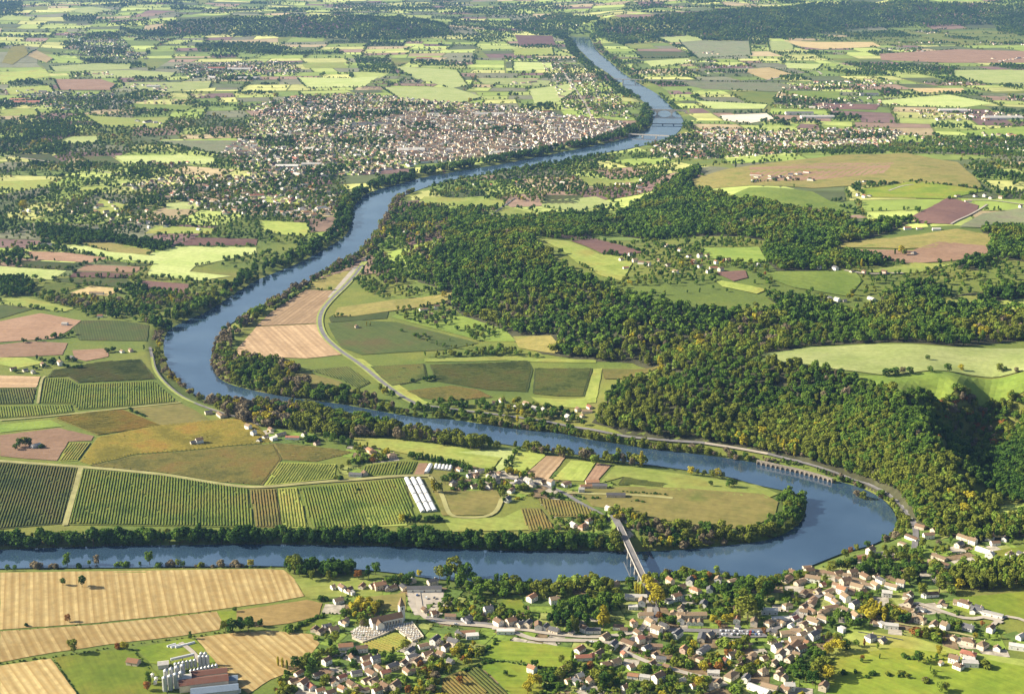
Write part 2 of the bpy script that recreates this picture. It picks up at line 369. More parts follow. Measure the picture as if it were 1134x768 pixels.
# fields: kind | row direction in the photograph (dx,dy) | outline
FIELDS = """
stub|10,46|0,634 60,633 130,632 200,631 284,630 314,631 326,641 337,660 300,667 240,675 170,683 100,690 0,697
stub|18,27|0,699 100,692 170,685 240,677 246,688 243,697 200,704 130,712 60,722 0,733
stub|22,30|0,737 56,729 85,768 95,790 0,790
green|20,40|60,728 100,722 147,718 166,735 182,757 190,790 96,790 88,768
green|30,10|151,717 200,708 215,706 240,733 225,735 205,731 185,736 166,734
stub|41,36|217,706 245,702 300,698 345,702 354,712 332,740 300,752 275,768 262,758 240,735
stubs|40,5|262,676 300,670 340,664 357,668 353,682 320,690 284,694 262,689
green|1,0|240,677 262,676 262,688 247,689
mead|1,0|326,641 380,638 402,640 422,650 424,660 390,660 345,663 338,660
olive|1,0|392,663 449,656 450,676 392,677
yard|1,0|451,656 491,655 492,668 472,669 473,681 459,681 452,668
green|1,0|331,690 354,682 371,690 359,697 332,698
vl|25,10|401,712 438,699 456,711 437,722 417,723
green|1,0|546,708 600,713 632,717 641,722 633,741 612,740 575,732 536,728
vb|31,28|490,751 513,741 532,756 545,775 488,775
vd|31,28|515,740 529,737 560,765 575,785 548,777
green|1,0|531,737 556,732 590,739 602,762 590,775 565,768
green|8,3|925,727 990,715 1060,722 1140,738 1160,800 910,800 915,768
mead|8,3|943,697 1010,705 1060,720 1145,732 1145,740 1060,724 990,717 925,727 910,735 925,715
green|8,3|1056,662 1134,655 1165,655 1165,690 1134,686 1085,683 1052,672
mead|5,1|1105,560 1150,556 1150,572 1104,574
green|5,1|1100,610 1140,604 1150,612 1108,618
green|1,0|626,660 690,654 694,661 630,668
green|3,1|555,665 575,662 585,676 562,684
vd|-20,56|-60,508 0,512 86,518 69,580 0,586 -70,588
vg|-3,50|92,519 180,526 274,541 277,560 282,584 76,581
vb|5,42|276,542 306,541 312,584 284,584
vl|6,42|308,541 329,540 341,584 314,585
vg|16,46|331,540 400,534 425,531 447,529 456,560 460,580 400,584 347,586
mead|1,0|402,562 447,559 451,582 407,584
vy|40,6|108,484 175,471 260,463 285,471 302,490 250,494 205,499 150,503 100,515 88,511
vb|40,6|100,516 150,504 205,500 250,495 303,491 312,509 291,537 240,533 180,523
vb|30,3|303,491 370,497 391,501 350,511 313,509
vy|40,-4|60,463 105,456 138,454 180,471 108,482
olive|40,3|145,452 200,447 214,453 237,468 181,473
plough|40,2|0,482 65,474 104,483 101,488 76,489 63,510 30,508 0,505
mgreen|1,0|0,470 55,465 70,472 0,479
vl|-15,20|77,490 100,490 86,510 65,511
vg|-2,28|50,419 74,419 85,426 170,422 197,445 140,450 86,454 80,447 46,447
vd|40,-4|58,410 110,401 156,398 173,420 86,424 75,417 52,418
vg|3,14|-40,451 38,449 79,448 82,456 40,461 -40,465
vd|3,14|-40,431 40,430 36,447 -40,449
pink|40,1|-40,415 45,417 40,429 -40,430
mead|1,0|0,396 28,396 50,402 20,408 0,404
plough|40,1|-40,386 35,378 75,380 69,393 30,395 -40,397
plough|40,1|80,388 118,386 120,395 95,400 82,397
vd|5,18|92,355 130,355 165,360 163,378 88,377 80,363
plough|40,3|-40,358 0,356 45,347 90,355 78,365 60,375 0,379 -40,380
vd|40,4|-40,338 0,338 44,340 0,353 -40,356
mead|1,0|0,331 30,330 82,342 70,346 0,337
plough|40,3|22,278 75,280 120,286 100,291 40,288
vd|40,3|18,289 40,289 98,292 76,299 28,297
plough|40,3|96,293 160,296 150,302 84,300
vd|40,3|110,288 168,293 160,295 118,292
purple|40,3|84,301 148,303 140,308 76,307
vd|40,3|58,308 140,309 150,316 130,318 62,312
vg|20,6|50,313 95,316 65,326 45,322
tan|20,6|76,325 100,317 135,320 120,328
purple|40,3|152,310 210,315 205,325 165,322
pale|1,0|-40,294 0,295 74,300 58,310 0,308 -40,308
pale|30,4|62,274 120,270 172,280 196,273 284,274 284,281 216,295 210,301 256,306 220,311 162,305 170,292 120,286
purple|40,2|216,263 286,265 284,272 196,272
olive|40,4|82,269 120,269 172,278 165,283 120,279
mead|1,0|160,259 172,250 240,253 236,259
mead|1,0|100,236 112,220 145,229 120,240
pale|1,0|176,226 226,222 220,232 186,232
mead|1,0|266,216 305,218 342,222 330,230 286,225
mead|1,0|284,244 340,247 345,255 338,263 290,257
mead|1,0|-40,203 55,199 60,205 25,212 -40,208
mead|1,0|86,209 112,205 120,209 95,214
pink|-36,26|338,321 373,322 358,340 351,352 352,358 284,361 300,346
pink|26,24|284,362 352,359 358,375 378,393 340,397 256,394
olive|10,6|345,313 398,296 402,301 386,312 374,321 341,320
vd|20,8|363,358 400,355 440,357 530,380 490,388 400,393 378,385 366,366
olive|30,-5|374,341 430,333 490,326 503,320 500,331 440,344 390,351 369,351
vd|30,-2|364,352 372,347 430,345 428,353 366,357
mgreen|1,0|432,351 465,340 490,346 515,351 560,366 572,378 535,378
mead|5,4|386,396 402,398 440,425 470,444 478,447 462,449 430,430 400,407
vd|12,3|410,406 470,403 473,418 455,424 432,428
vd|20,1|476,404 585,399 590,409 584,434 540,432 482,422
vd|16,1|592,408 656,408 647,439 590,436
vb|30,3|450,433 500,427 530,432 546,440 490,445 465,440
olive|4,4|330,412 340,413 378,423 395,435 350,432 322,418
vd|4,4|341,410 385,406 410,424 396,431 378,421
mead|1,0|470,397 560,394 660,399 660,402 560,399 470,401
mead|3,10|657,409 667,408 660,446 641,447 648,440
mead|1,0|588,440 650,441 650,452 600,448
olive|1,0|568,373 610,372 622,385 615,392 575,386
vb|20,1|667,409 735,404 720,412 690,420 669,420
mead|30,4|392,484 440,487 500,494 556,506 544,521 510,513 470,506 430,499 392,492
pale|14,6|506,501 570,497 566,515 550,523 546,521 557,507
mead|1,0|572,500 600,500 604,505 580,526 568,520
vl|-12,18|310,512 372,514 370,530 292,538
vg|-5,12|401,516 440,511 438,527 400,527
vg|-5,12|441,511 462,511 455,526 440,527
plough|1,0|464,513 474,513 469,527 458,526
pink|-25,26|580,528 605,505 627,506 606,532
mead|-22,24|612,531 632,510 660,512 646,533
plough|-14,20|647,534 661,513 677,515 660,534
mead|30,3|663,536 681,516 700,517 780,529 840,537 862,547 850,552 770,545 700,540 690,528
vd|30,3|690,528 740,536 734,540 700,537 684,537
olive|30,4|640,541 700,539 760,541 845,547 862,556 858,570 830,587 790,584 740,577 700,569 655,560
olive|10,2|480,544 550,543 555,552 547,570 490,571
vb|8,26|594,551 640,556 663,568 655,573 610,572
vb|8,24|576,563 598,563 614,585 586,589
mead|10,2|490,574 558,573 579,563 586,587 500,589
pale|30,1|838,393 900,385 960,382 1050,385 1170,386 1170,411 1060,413 980,416 930,410 860,401
mgreen|30,1|950,417 980,417 1060,414 1170,412 1170,429 1060,431 1005,438 985,431
mead|20,8|600,266 628,267 664,282 690,285 700,292 690,312 666,306 640,292 620,276
purple|30,6|632,267 660,265 712,280 690,283 666,281
mgreen|1,0|776,275 840,274 850,290 830,292 782,286
mead|1,0|790,310 850,321 838,326 800,318
purple|1,0|790,302 825,300 828,308 812,312
olive|30,4|765,200 800,189 860,180 930,172 1000,170 1060,180 1090,210 1000,203 960,205 900,209 830,206 768,212
plough|30,2|830,186 930,181 990,181 980,192 900,200 832,203
mgreen|30,5|800,222 830,208 900,213 930,229 960,238 900,232 860,229
green|30,2|950,210 1010,201 1092,212 1050,221 960,219
purple|20,4|1008,241 1050,219 1084,228 1080,236 1055,249 1016,248
grey|30,4|1088,237 1170,225 1170,252 1062,252
olive|30,4|905,274 960,266 1060,254 1100,261 1095,272 1000,276
plough|30,3|1010,278 1040,268 1096,273 1094,286 1000,292 910,277
mead|30,2|956,302 1010,291 1055,293 1012,303
mgreen|20,3|850,301 945,300 955,311 940,329 880,319 850,309
mead|1,0|1100,335 1140,330 1140,342 1105,345
mead|1,0|1040,332 1085,326 1090,333 1050,340
mead|1,0|640,195 660,198 720,198 700,206 650,206
pale|1,0|600,222 660,218 680,226 640,234 600,230
vd|20,1|605,216 645,217 640,226 600,226
mead|1,0|470,218 560,222 556,231 460,227
mead|1,0|540,238 560,228 590,236 580,242
vd|1,0|640,247 690,246 720,249 660,251
pale|30,1|100,79 145,78 195,81 190,86 102,87
pale|30,1|55,74 100,71 146,72 144,77 60,80
plough|30,1|60,88 112,88 130,94 122,100 66,100
pale|30,1|135,92 235,91 232,98 180,103 140,98
mead|30,1|0,81 50,77 56,85 0,93
mead|1,0|6,98 55,95 60,102 8,106
mgreen|1,0|146,115 216,118 205,124 148,121
mead|1,0|92,128 145,131 190,130 180,142 112,141
mead|1,0|0,122 40,122 44,128 0,129
pale|1,0|76,152 107,151 108,158 66,160
vd|1,0|10,171 55,171 75,183 40,179
pale|1,0|126,173 200,172 238,175 241,182 140,182
vd|1,0|86,173 122,173 136,182 100,182
grey|30,1|165,156 284,156 290,175 240,171
vy|10,5|2,70 14,52 26,50 32,60 14,72
tan|1,0|30,62 40,56 60,66 52,70
pale|1,0|75,13 100,8 126,12 100,16
pale|1,0|434,74 506,78 518,95 500,98 462,88
pale|30,2|422,97 500,97 536,108 506,117 450,115
pale|1,0|328,86 386,87 420,85 402,97 340,98
mead|1,0|334,71 380,70 386,76 338,76
pale|1,0|525,87 570,87 610,90 606,96 532,93
pale|1,0|568,69 610,70 612,77 568,79
pale|1,0|586,99 640,92 638,101 620,113 592,115
purple|1,0|570,39 612,40 615,50 576,52
mead|1,0|568,55 612,54 614,62 570,62
mead|1,0|692,50 720,48 725,53 702,54
pale|1,0|728,42 762,40 780,45 742,48
grey|10,5|752,45 830,46 832,62 772,65
vd|1,0|700,57 760,58 764,64 712,65
pale|1,0|714,68 762,65 772,70 722,75
tan|1,0|820,78 852,75 876,82 850,89
grey|1,0|735,90 860,92 880,95 862,102 780,99
pale|1,0|850,46 874,46 880,55 853,57
tan|30,1|868,45 905,47 966,47 976,52 912,55 886,52
plough|30,1|974,60 1060,55 1170,58 1170,70 1050,70 976,67
pale|1,0|870,70 911,72 906,77 872,76
pale|30,1|1055,78 1170,78 1170,100 1092,92 1057,87
mgreen|1,0|866,101 930,102 930,110 882,109
tan|1,0|1005,98 1066,98 1070,103 1022,103
pale|1,0|970,112 1050,105 1102,115 1062,120 982,117
white|1,0|797,128 850,126 858,132 830,137 802,134
purple|1,0|898,115 975,116 970,122 906,121
mead|8,3|1170,690 1260,690 1300,740 1300,800 1170,800
pale|30,1|1175,388 1330,390 1350,412 1180,412
plough|30,1|1180,300 1300,296 1320,315 1190,318
mgreen|30,1|1180,262 1330,258 1340,280 1190,284
vd|30,1|1185,180 1320,178 1330,205 1190,205
olive|30,1|1180,615 1300,612 1330,650 1180,652
mgreen|1,0|-300,640 -60,636 -60,690 -300,700
stub|18,27|-320,706 -60,702 -60,735 -330,745
vg|-20,56|-300,512 -70,510 -110,586 -320,590
plough|40,2|-260,455 -60,452 -60,475 -270,480
mead|1,0|-250,380 -60,378 -60,410 -260,412
purple|1,0|-220,300 -60,298 -60,320 -230,322
mgreen|1,0|855,157 920,158 980,153 986,160 932,163 862,165
mgreen|1,0|1060,146 1134,140 1150,152 1090,154
pale|1,0|770,112 850,116 846,121 790,121
"""
GRID_STEP = lambda d: max(9.0, d * 0.0048)
FPOLY = []
def drape(P, off, name, mats, rowdir=None, rnd=.5, kind='structure'):
    """one sheet over the relief inside outline P"""
    P = np.asarray(P)
    pts = []
    for i in range(len(P)):
        a, b = P[i], P[(i + 1) % len(P)]
        st = GRID_STEP((a[1] + b[1]) / 2)
        n = max(1, int(np.linalg.norm(b - a) / st))
        w = 0.10 * st
        for k in range(n):
            q = a + (b - a) * k / n
            if 0 < k: q = q + RNG.normal(0, w, 2) * .35
            pts.append(q)
    nb = len(pts)
    st = GRID_STEP(P[:, 1].mean())
    xs = np.arange(P[:, 0].min(), P[:, 0].max(), st); ys = np.arange(P[:, 1].min(), P[:, 1].max(), st)
    X, Y = np.meshgrid(xs, ys); g = np.stack([X.ravel() + (np.arange(Y.size) // len(xs) % 2) * st * .5, Y.ravel()], 1)
    bd = np.array(pts)
    if len(g):
        g = g[pip(g, bd)]
        if len(g): g = g[segdist(g, bd) > st * .4]
    allp = [Vector(q) for q in pts] + [Vector(q) for q in g]
    r = delaunay_2d_cdt(allp, [(i, (i + 1) % nb) for i in range(nb)], [], 1, 1e-3)
    V = np.array([tuple(v) for v in r[0]])
    if len(V) == 0: return None
    z = hgt(V) + off + V[:, 1] * 1.3e-4
    me = mesh_np(name, np.column_stack([V, z]), [tuple(f) for f in r[2]])
    # normals up
    if len(me.polygons) and me.polygons[0].normal.z < 0: me.flip_normals()
    if rowdir is not None:
        d = rowdir / np.linalg.norm(rowdir); nrm = np.array([-d[1], d[0]])
        at = me.attributes.new('row', 'FLOAT_VECTOR', 'POINT')
        at.data.foreach_set('vector', np.column_stack([V @ nrm, V @ d, np.full(len(V), rnd)]).astype(np.float32).ravel())
    o = link(name, me, None, mats)
    return tag(o, kind=kind)

NAMEF = dict(stub='stubble_field', stubs='stubble_field', green='grass_field', mead='meadow', pale='meadow', mgreen='meadow', plough='ploughed_field', pink='ploughed_field', purple='ploughed_field',
             vg='vineyard_field', vd='vineyard_field', vy='vineyard_field', vb='vineyard_field', vl='vineyard_field', olive='rough_field', tan='dry_field', grey='rough_field', yard='gravel_yard', white='sand_field')
VINES = []
for i, ln in enumerate(FIELDS.strip().splitlines()):
    k, dr, poly = ln.split('|')
    pp = np.array(px(poly)); W = ground(pp)
    c0 = pp.mean(0); dx, dy = (float(q) for q in dr.split(','))
    n_ = math.hypot(dx, dy); e = np.array([dx, dy]) / n_ * 6
    r2 = ground(np.array([c0 - e, c0 + e])); rd = r2[1] - r2[0]
    rnd = random.random()
    drape(W, 0.35 + .003 * i + (.5 if W[:, 1].mean() > 1700 and hgt(W).max() > 25 else 0), NAMEF[k], [FM[k]], rd, rnd)
    FPOLY.append(W)
    if k[0] == 'v' and c0[1] > 395: VINES.append((k, W, rd))

# base ground
m = NT('countryside_ground')
P = m.pos()
g1 = m.noise(P, 1 / 260., 5, .6); g2 = m.noise(P, 1 / 26., 5, .7); g3 = m.noise(P, 1 / 4., 4, .7)
col = m.ramp(g1, [(.30, (.07, .11, .020)), (.45, (.13, .175, .026)), (.58, (.21, .215, .036)), (.7, (.18, .14, .048))])
col = m.mix(m.math('MULTIPLY', g2, .8), col, (.09, .115, .03))
col = m.mix(1.0, col, m.math('ADD', m.math('MULTIPLY', g3, .9), .5), 'MULTIPLY')
GROUND = m.base(col)
V = np.column_stack([gp, gz])
ii = np.arange(NQ * NS).reshape(NQ, NS)
Q = np.stack([ii[:-1, :-1], ii[:-1, 1:], ii[1:, 1:], ii[1:, :-1]], -1).reshape(-1, 4)
# rows run from far to near, so flip where needed to face up
me = mesh_quads('ground', V, Q[:, ::-1])
me.polygons.foreach_set('use_smooth', np.ones(len(Q), bool))
if me.polygons[1000].normal.z < 0: me.flip_normals()
tag(link('ground', me, None, [GROUND]), kind='structure')

# river
m = NT('river_water')
P = m.pos()
mp = m.n('ShaderNodeMapping'); mp.inputs['Scale'].default_value = (.12, .16, .1); m.l(P, mp.inputs['Vector'])
bn = m.n('ShaderNodeBump'); bn.inputs['Strength'].default_value = .05; bn.inputs['Distance'].default_value = .6
m.l(m.noise(mp.outputs[0], 1.0, 3, .6), bn.inputs['Height']); m.l(bn.outputs[0], m.b.inputs['Normal'])
f = m.noise(P, 1 / 110., 5, .6)
m.b.inputs['Roughness'].default_value = .06; m.b.inputs['IOR'].default_value = 2.3; m.b.inputs['Specular IOR Level'].default_value = .6
m.l(m.math('MULTIPLY', m.math('SUBTRACT', m.noise(P, 1 / 70., 3, .6), .3), .42), m.b.inputs['Roughness'])
WATER = m.base(m.ramp(f, [(.3, (.020, .043, .072)), (.5, (.034, .065, .104)), (.72, (.060, .098, .138))]))
tri = delaunay_2d_cdt([Vector(q) for q in RIV], [(i, (i + 1) % len(RIV)) for i in range(len(RIV))], [], 1, 1e-3)
me = mesh_np('river', [(v[0], v[1], 0.0) for v in tri[0]], [tuple(f) for f in tri[2]])
if me.polygons[0].normal.z < 0: me.flip_normals()
tag(link('river', me, None, [WATER]), kind='structure')

# roads
ROADM = {
 'asphalt': plain('road_asphalt', (.16, .15, .145), .9, .2, .08),
 'pale': plain('pale_road_gravel', (.34, .295, .235), .95, .15, .08),
 'track': plain('grass_track', (.27, .25, .10), 1, .25, .05),
 'verge': plain('road_verge_grass', (.26, .29, .07), 1, .2, .05),
}
ROADS = """
verge|13|404,290 388,312 364,334 353,350 356,370 375,388 400,404 430,429 448,441 462,448
asphalt|7|406,285 404,290 388,312 364,334 353,350 356,370 375,388 400,404 430,429 448,441 462,448
pale|12|395,296 366,330 
track|8|-60,506 0,511 88,517 180,525 240,536 284,541 340,535 400,531 442,527 475,527
track|7|90,517 72,582
verge|4|168,396 170,410 184,428 204,443 240,455 262,462
asphalt|5|166,385 169,398 172,412 186,428 206,443 240,456 270,464 290,472
asphalt|6|462,448 490,452 540,458 600,466 640,474 700,487 780,491
pale|6|778,491 820,497 850,503
asphalt|6|850,503 900,515 935,527 960,536
asphalt|7|960,536 985,546 1000,560 1010,575 1015,590 1012,610
asphalt|6|560,529 580,533 605,538 625,546 640,556 665,569 680,579 688,589
track|6|625,546 700,548 745,552
track|6|476,528 490,548 495,566 502,574 548,573 556,552
pale|6.5|462,655 464,668 466,680 474,686 490,690 520,692 545,694 570,700 590,709 620,709 660,710 685,713 700,712
asphalt|7|472,684 492,688 520,690 545,692
pale|6|545,696 580,697 600,701 640,705 660,706 690,703 710,699
pale|6|713,640 716,656 721,676 714,694 700,708 690,722
asphalt|6|713,640 718,657 726,672 728,684 720,696
pale|6|692,722 715,733 740,740 775,750 800,752
asphalt|7|716,697 750,698 790,699 830,700 858,698 876,686 890,672 905,660 930,650 960,646
yard2|1|0,0 1,1
pale|5|890,672 885,690 880,712 872,735
pale|6|996,671 1015,667 1032,673 1050,680 1075,687 1085,683 1098,685 1110,690
pale|5|1100,692 1108,684 1120,682 1140,690
track|4|990,690 1020,695 1050,699 1080,706
pale|5|200,712 214,722 222,734
asphalt|5|540,241 556,230 570,220
pale|5|984,212 1000,206 1012,205
pale|5|1053,249 1075,238 1093,227
pale|6|1072,222 1100,222 1140,228
pale|7|935,300 960,305 1000,303
asphalt|9|568,89 640,89 690,88 
asphalt|9|738,90 800,91 900,88 1000,95 1140,92
pale|8|620,75 632,92 646,112 655,130
white|10|850,89 880,82 905,78 910,83
pale|6|0,172 60,180 120,192 150,196
track|4|0,466 60,461 140,452 200,446
track|4|42,447 46,420 50,417
"""
RPOLY = []
for i, ln in enumerate(ROADS.strip().splitlines()):
    k, w, pts = ln.split('|')
    w = float(w); pts = px(pts)
    if k == 'yard2' or len(pts) < 2: continue
    L = smooth_line(ground(pts), it=3)
    # resample
    seg = np.linalg.norm(np.diff(L, axis=0), axis=1); s = np.concatenate([[0], np.cumsum(seg)])
    n = max(2, int(s[-1] / max(9, L[:, 1].mean() * .004)))
    u = np.linspace(0, s[-1], n); L = np.stack([np.interp(u, s, L[:, 0]), np.interp(u, s, L[:, 1])], 1)
    RPOLY.append((L, w))
    d = np.gradient(L, axis=0); d /= np.linalg.norm(d, axis=1)[:, None]; nn = np.stack([-d[:, 1], d[:, 0]], 1)
    off = .95 + .005 * i + (.6 if L[:, 1].mean() > 1700 and hgt(L).max() > 25 else 0) + L[:, 1] * 1.5e-4
    VV = []
    for sgn in (-1, 0, 1):
        p = L + nn * (sgn * w / 2)
        VV.append(np.column_stack([p, np.maximum(hgt(L), (hgt(p) + hgt(L)) / 2) + off]))
    VV = np.concatenate(VV); Q = []
    for a in range(2):
        for j in range(n - 1): Q.append((a * n + j, a * n + j + 1, (a + 1) * n + j + 1, (a + 1) * n + j))
    me = mesh_np('road', VV, Q)
    if me.polygons[0].normal.z < 0: me.flip_normals()
    nm = {'asphalt': 'road', 'pale': 'gravel_road', 'track': 'farm_track', 'verge': 'grass_verge', 'white': 'road'}[k]
    tag(link(nm, me, None, [ROADM['pale' if k == 'white' else k]]), kind='structure')

# patchwork of small parcels on the far plain: split blocks of land again and again
PARCELS, PCOL, PKIND = [], [], []
prng = random.Random(5)
PAL = [((.34, .39, .10), 4), ((.22, .28, .055), 4), ((.14, .19, .04), 3), ((.41, .41, .13), 2.5), ((.24, .16, .11), 1.2), ((.16, .10, .085), 1.2), ((.09, .11, .04), 3), ((.36, .28, .15), 1.2), ((.16, .16, .09), 2.5)]
FB = [(p.min(0), p.max(0), p) for p in FPOLY]
def split(q, depth):
    a = np.linalg.norm(q[1] - q[0]) + np.linalg.norm(q[2] - q[3]); b = np.linalg.norm(q[2] - q[1]) + np.linalg.norm(q[3] - q[0])
    area = a * b / 4
    lim = prng.uniform(12000, 62000) * (1 + max(0, q[:, 1].mean() - 5000) / 5000)
    if area < lim or depth > 12:
        PARCELS.append(q); return
    t = prng.uniform(.35, .65)
    s1, s2 = t + prng.uniform(-.06, .06), t + prng.uniform(-.06, .06)
    if a > b:
        m0 = q[0] + (q[1] - q[0]) * s1; m1 = q[3] + (q[2] - q[3]) * s2
        split(np.array([q[0], m0, m1, q[3]]), depth + 1); split(np.array([m0, q[1], q[2], m1]), depth + 1)
    else:
        m0 = q[1] + (q[2] - q[1]) * s1; m1 = q[0] + (q[3] - q[0]) * s2
        split(np.array([q[0], q[1], m0, m1]), depth + 1); split(np.array([m1, m0, q[2], q[3]]), depth + 1)
for by in range(8):
    for bx in range(-5, 6):
        cx, cy = bx * 1250.0 + (by % 2) * 400, 3900 + by * 1750.0
        a = prng.uniform(-.35, .35); hw, hh = 640, 890
        R = np.array([[math.cos(a), -math.sin(a)], [math.sin(a), math.cos(a)]])
        split((np.array([[-hw, -hh], [hw, -hh], [hw, hh], [-hw, hh]]) @ R.T) * .98 + (cx, cy), 0)
VV, QQ, CC = [], [], []
for q in PARCELS:
    r = prng.random(); PKIND.append('wood' if r < .09 else 'village' if r < .15 else 'field')
    colr = prng.choices([p[0] for p in PAL], [p[1] for p in PAL])[0]
    c_ = q.mean(0); colr = scaled(colr, prng.uniform(.8, 1.2))
    qq = c_ + (q - c_) * .95; n = 6; b = len(VV)
    for i in range(n + 1):
        for j in range(n + 1):
            u, v = i / n, j / n
            VV.append((qq[0] * (1 - u) + qq[1] * u) * (1 - v) + (qq[3] * (1 - u) + qq[2] * u) * v)
    for i in range(n):
        for j in range(n):
            QQ.append((b + i * (n + 1) + j, b + (i + 1) * (n + 1) + j, b + (i + 1) * (n + 1) + j + 1, b + i * (n + 1) + j + 1)); CC.append(colr)
VV = np.array(VV); z = hgt(VV) + .15 + VV[:, 1] * 1.0e-4
rows_ok = np.ones(len(QQ), bool)
for k_, (q) in enumerate(QQ):
    if z[q[0]] < 2.8 + VV[q[0], 1] * 1.0e-4: rows_ok[k_] = False
QQ = [q for q, o in zip(QQ, rows_ok) if o]; CC = [c_ for c_, o in zip(CC, rows_ok) if o]
me = mesh_np('farmland', np.column_stack([VV, z]), QQ)
if me.polygons[0].normal.z < 0: me.flip_normals()
ca = me.attributes.new('land', 'FLOAT_COLOR', 'FACE')
ca.data.foreach_set('color', np.array([(*c_, 1) for c_ in CC], np.float32).ravel())
m = NT('parcel_ground')
c_ = m.attr('land', 'Color'); P = m.pos()
c_ = m.mix(1.0, c_, m.math('ADD', m.math('MULTIPLY', m.noise(P, 1 / 60., 5, .65), 1.0), .5), 'MULTIPLY')
tag(link('farmland', me, None, [m.base(c_)]), kind='structure')

# gardens and yards between the village houses: small plots of lawn, soil and gravel
GPLOTS = []
def gsplit(q, lim):
    a = np.linalg.norm(q[1] - q[0]) + np.linalg.norm(q[2] - q[3]); b = np.linalg.norm(q[2] - q[1]) + np.linalg.norm(q[3] - q[0])
    if a * b / 4 < lim * prng.uniform(.5, 1.6): GPLOTS.append(q); return
    t = prng.uniform(.35, .65)
    if a > b:
        m0 = q[0] + (q[1] - q[0]) * t; m1 = q[3] + (q[2] - q[3]) * t; gsplit(np.array([q[0], m0, m1, q[3]]), lim); gsplit(np.array([m0, q[1], q[2], m1]), lim)
    else:
        m0 = q[1] + (q[2] - q[1]) * t; m1 = q[0] + (q[3] - q[0]) * t; gsplit(np.array([q[0], q[1], m0, m1]), lim); gsplit(np.array([m1, m0, q[2], q[3]]), lim)
VILL = [ground(px(t)) for t in ("318,735 345,706 372,662 395,646 450,646 560,668 600,650 690,645 760,636 815,644 870,640 930,624 1000,606 1012,588 1060,585 1140,596 1140,625 1060,630 1045,650 1060,690 1140,700 1140,722 1040,728 1040,705 940,698 915,730 910,775 500,775 300,790", "500,515 590,520 690,540 720,560 700,592 640,590 590,552 500,552", "385,490 430,496 430,512 395,534 380,525", "270,474 350,482 355,494 290,494")]
for W in VILL:
    lo, hi = W.min(0), W.max(0)
    for x in np.arange(lo[0], hi[0], 90):
        for y in np.arange(lo[1], hi[1], 90):
            a = prng.uniform(-.6, .6); R = np.array([[math.cos(a), -math.sin(a)], [math.sin(a), math.cos(a)]])
            gsplit(np.array([[-44, -44], [44, -44], [44, 44], [-44, 44]]) @ R.T + (x + 45, y + 45), 520)
GP = [('lawn_plot', (.15, .21, .03), 4), ('meadow_plot', (.22, .24, .06), 2), ('dark_lawn_plot', (.085, .13, .025), 4), ('kitchen_garden_soil', (.17, .12, .065), 2), ('gravel_plot', (.33, .29, .225), 1.6)]
GB = {g[0]: ([], []) for g in GP}
for q in GPLOTS:
    c_ = q.mean(0)[None]
    if not any(pip(c_, W)[0] for W in VILL) or rsd(c_)[0] < 18: continue
    nm = prng.choices([g[0] for g in GP], [g[2] for g in GP])[0]; Vv, Qq = GB[nm]; qq = c_ + (q - c_) * .96; b = len(Vv); n = 3
    for i in range(n + 1):
        for j in range(n + 1):
            u, v = i / n, j / n; Vv.append((qq[0] * (1 - u) + qq[1] * u) * (1 - v) + (qq[3] * (1 - u) + qq[2] * u) * v)
    for i in range(n):
        for j in range(n): Qq.append((b + i * (n + 1) + j, b + (i + 1) * (n + 1) + j, b + (i + 1) * (n + 1) + j + 1, b + i * (n + 1) + j + 1))
for nm, colr, _w in GP:
    Vv, Qq = np.array(GB[nm][0]), GB[nm][1]
    me = mesh_np('garden_ground', np.column_stack([Vv, hgt(Vv) + .3]), Qq)
    if me.polygons[0].normal.z < 0: me.flip_normals()
    tag(link('garden_ground', me, None, [plain(nm, colr, 1, .35, .18)]), kind='structure')
# ------------------------------------------------------------------ houses
WALLM = {'w': plain('white_render', (.72, .68, .60), .9, .06), 'c': plain('cream_render', (.62, .53, .40), .9, .1), 's': plain('pale_stone_wall', (.50, .42, .31), .95, .2, 1.5), 'p': plain('pinkish_render', (.60, .42, .33), .9, .1), 'g': plain('grey_render', (.48, .47, .45), .9, .1)}
def tiles(name, col):
    m = NT(name); tc = m.n('ShaderNodeTexCoord').outputs['Object']
    f = m.noise(tc, 1.6, 5, .7); g = m.noise(tc, .25, 2, .5)
    c_ = m.ramp(f, [(.25, scaled(col, .6)), (.5, col), (.75, scaled(col, 1.35))])
    c_ = m.mix(m.math('MULTIPLY', g, .5), c_, scaled((.20, .17, .13), 1))
    r = m.n('ShaderNodeObjectInfo').outputs['Random']
    c_ = m.mix(1.0, c_, m.math('ADD', m.math('MULTIPLY', r, .5), .75), 'MULTIPLY')
    m.b.inputs['Roughness'].default_value = .85
    return m.base(c_)
ROOFM = {'o': tiles('orange_roof_tiles', (.29, .135, .062)), 'b': tiles('brown_roof_tiles', (.165, .092, .050)), 'r': tiles('red_roof_tiles', (.30, .095, .055)), 'g': tiles('dark_slate', (.075, .08, .095)), 't': tiles('tan_roof_tiles', (.25, .168, .095)), 'w': tiles('pale_roof_sheets', (.52, .49, .44))}
WINM = plain('dark_window_glass', (.035, .04, .05), .15, .1, 1, .6); DOORM = plain('painted_door', (.16, .09, .05), .6)
SHUT = plain('grey_shutters', (.30, .33, .34), .7)
RN = dict(o='orange', b='brown', r='red', g='dark slate', t='tan', w='pale'); WN = dict(w='white', c='cream', s='stone', p='pinkish', g='grey')

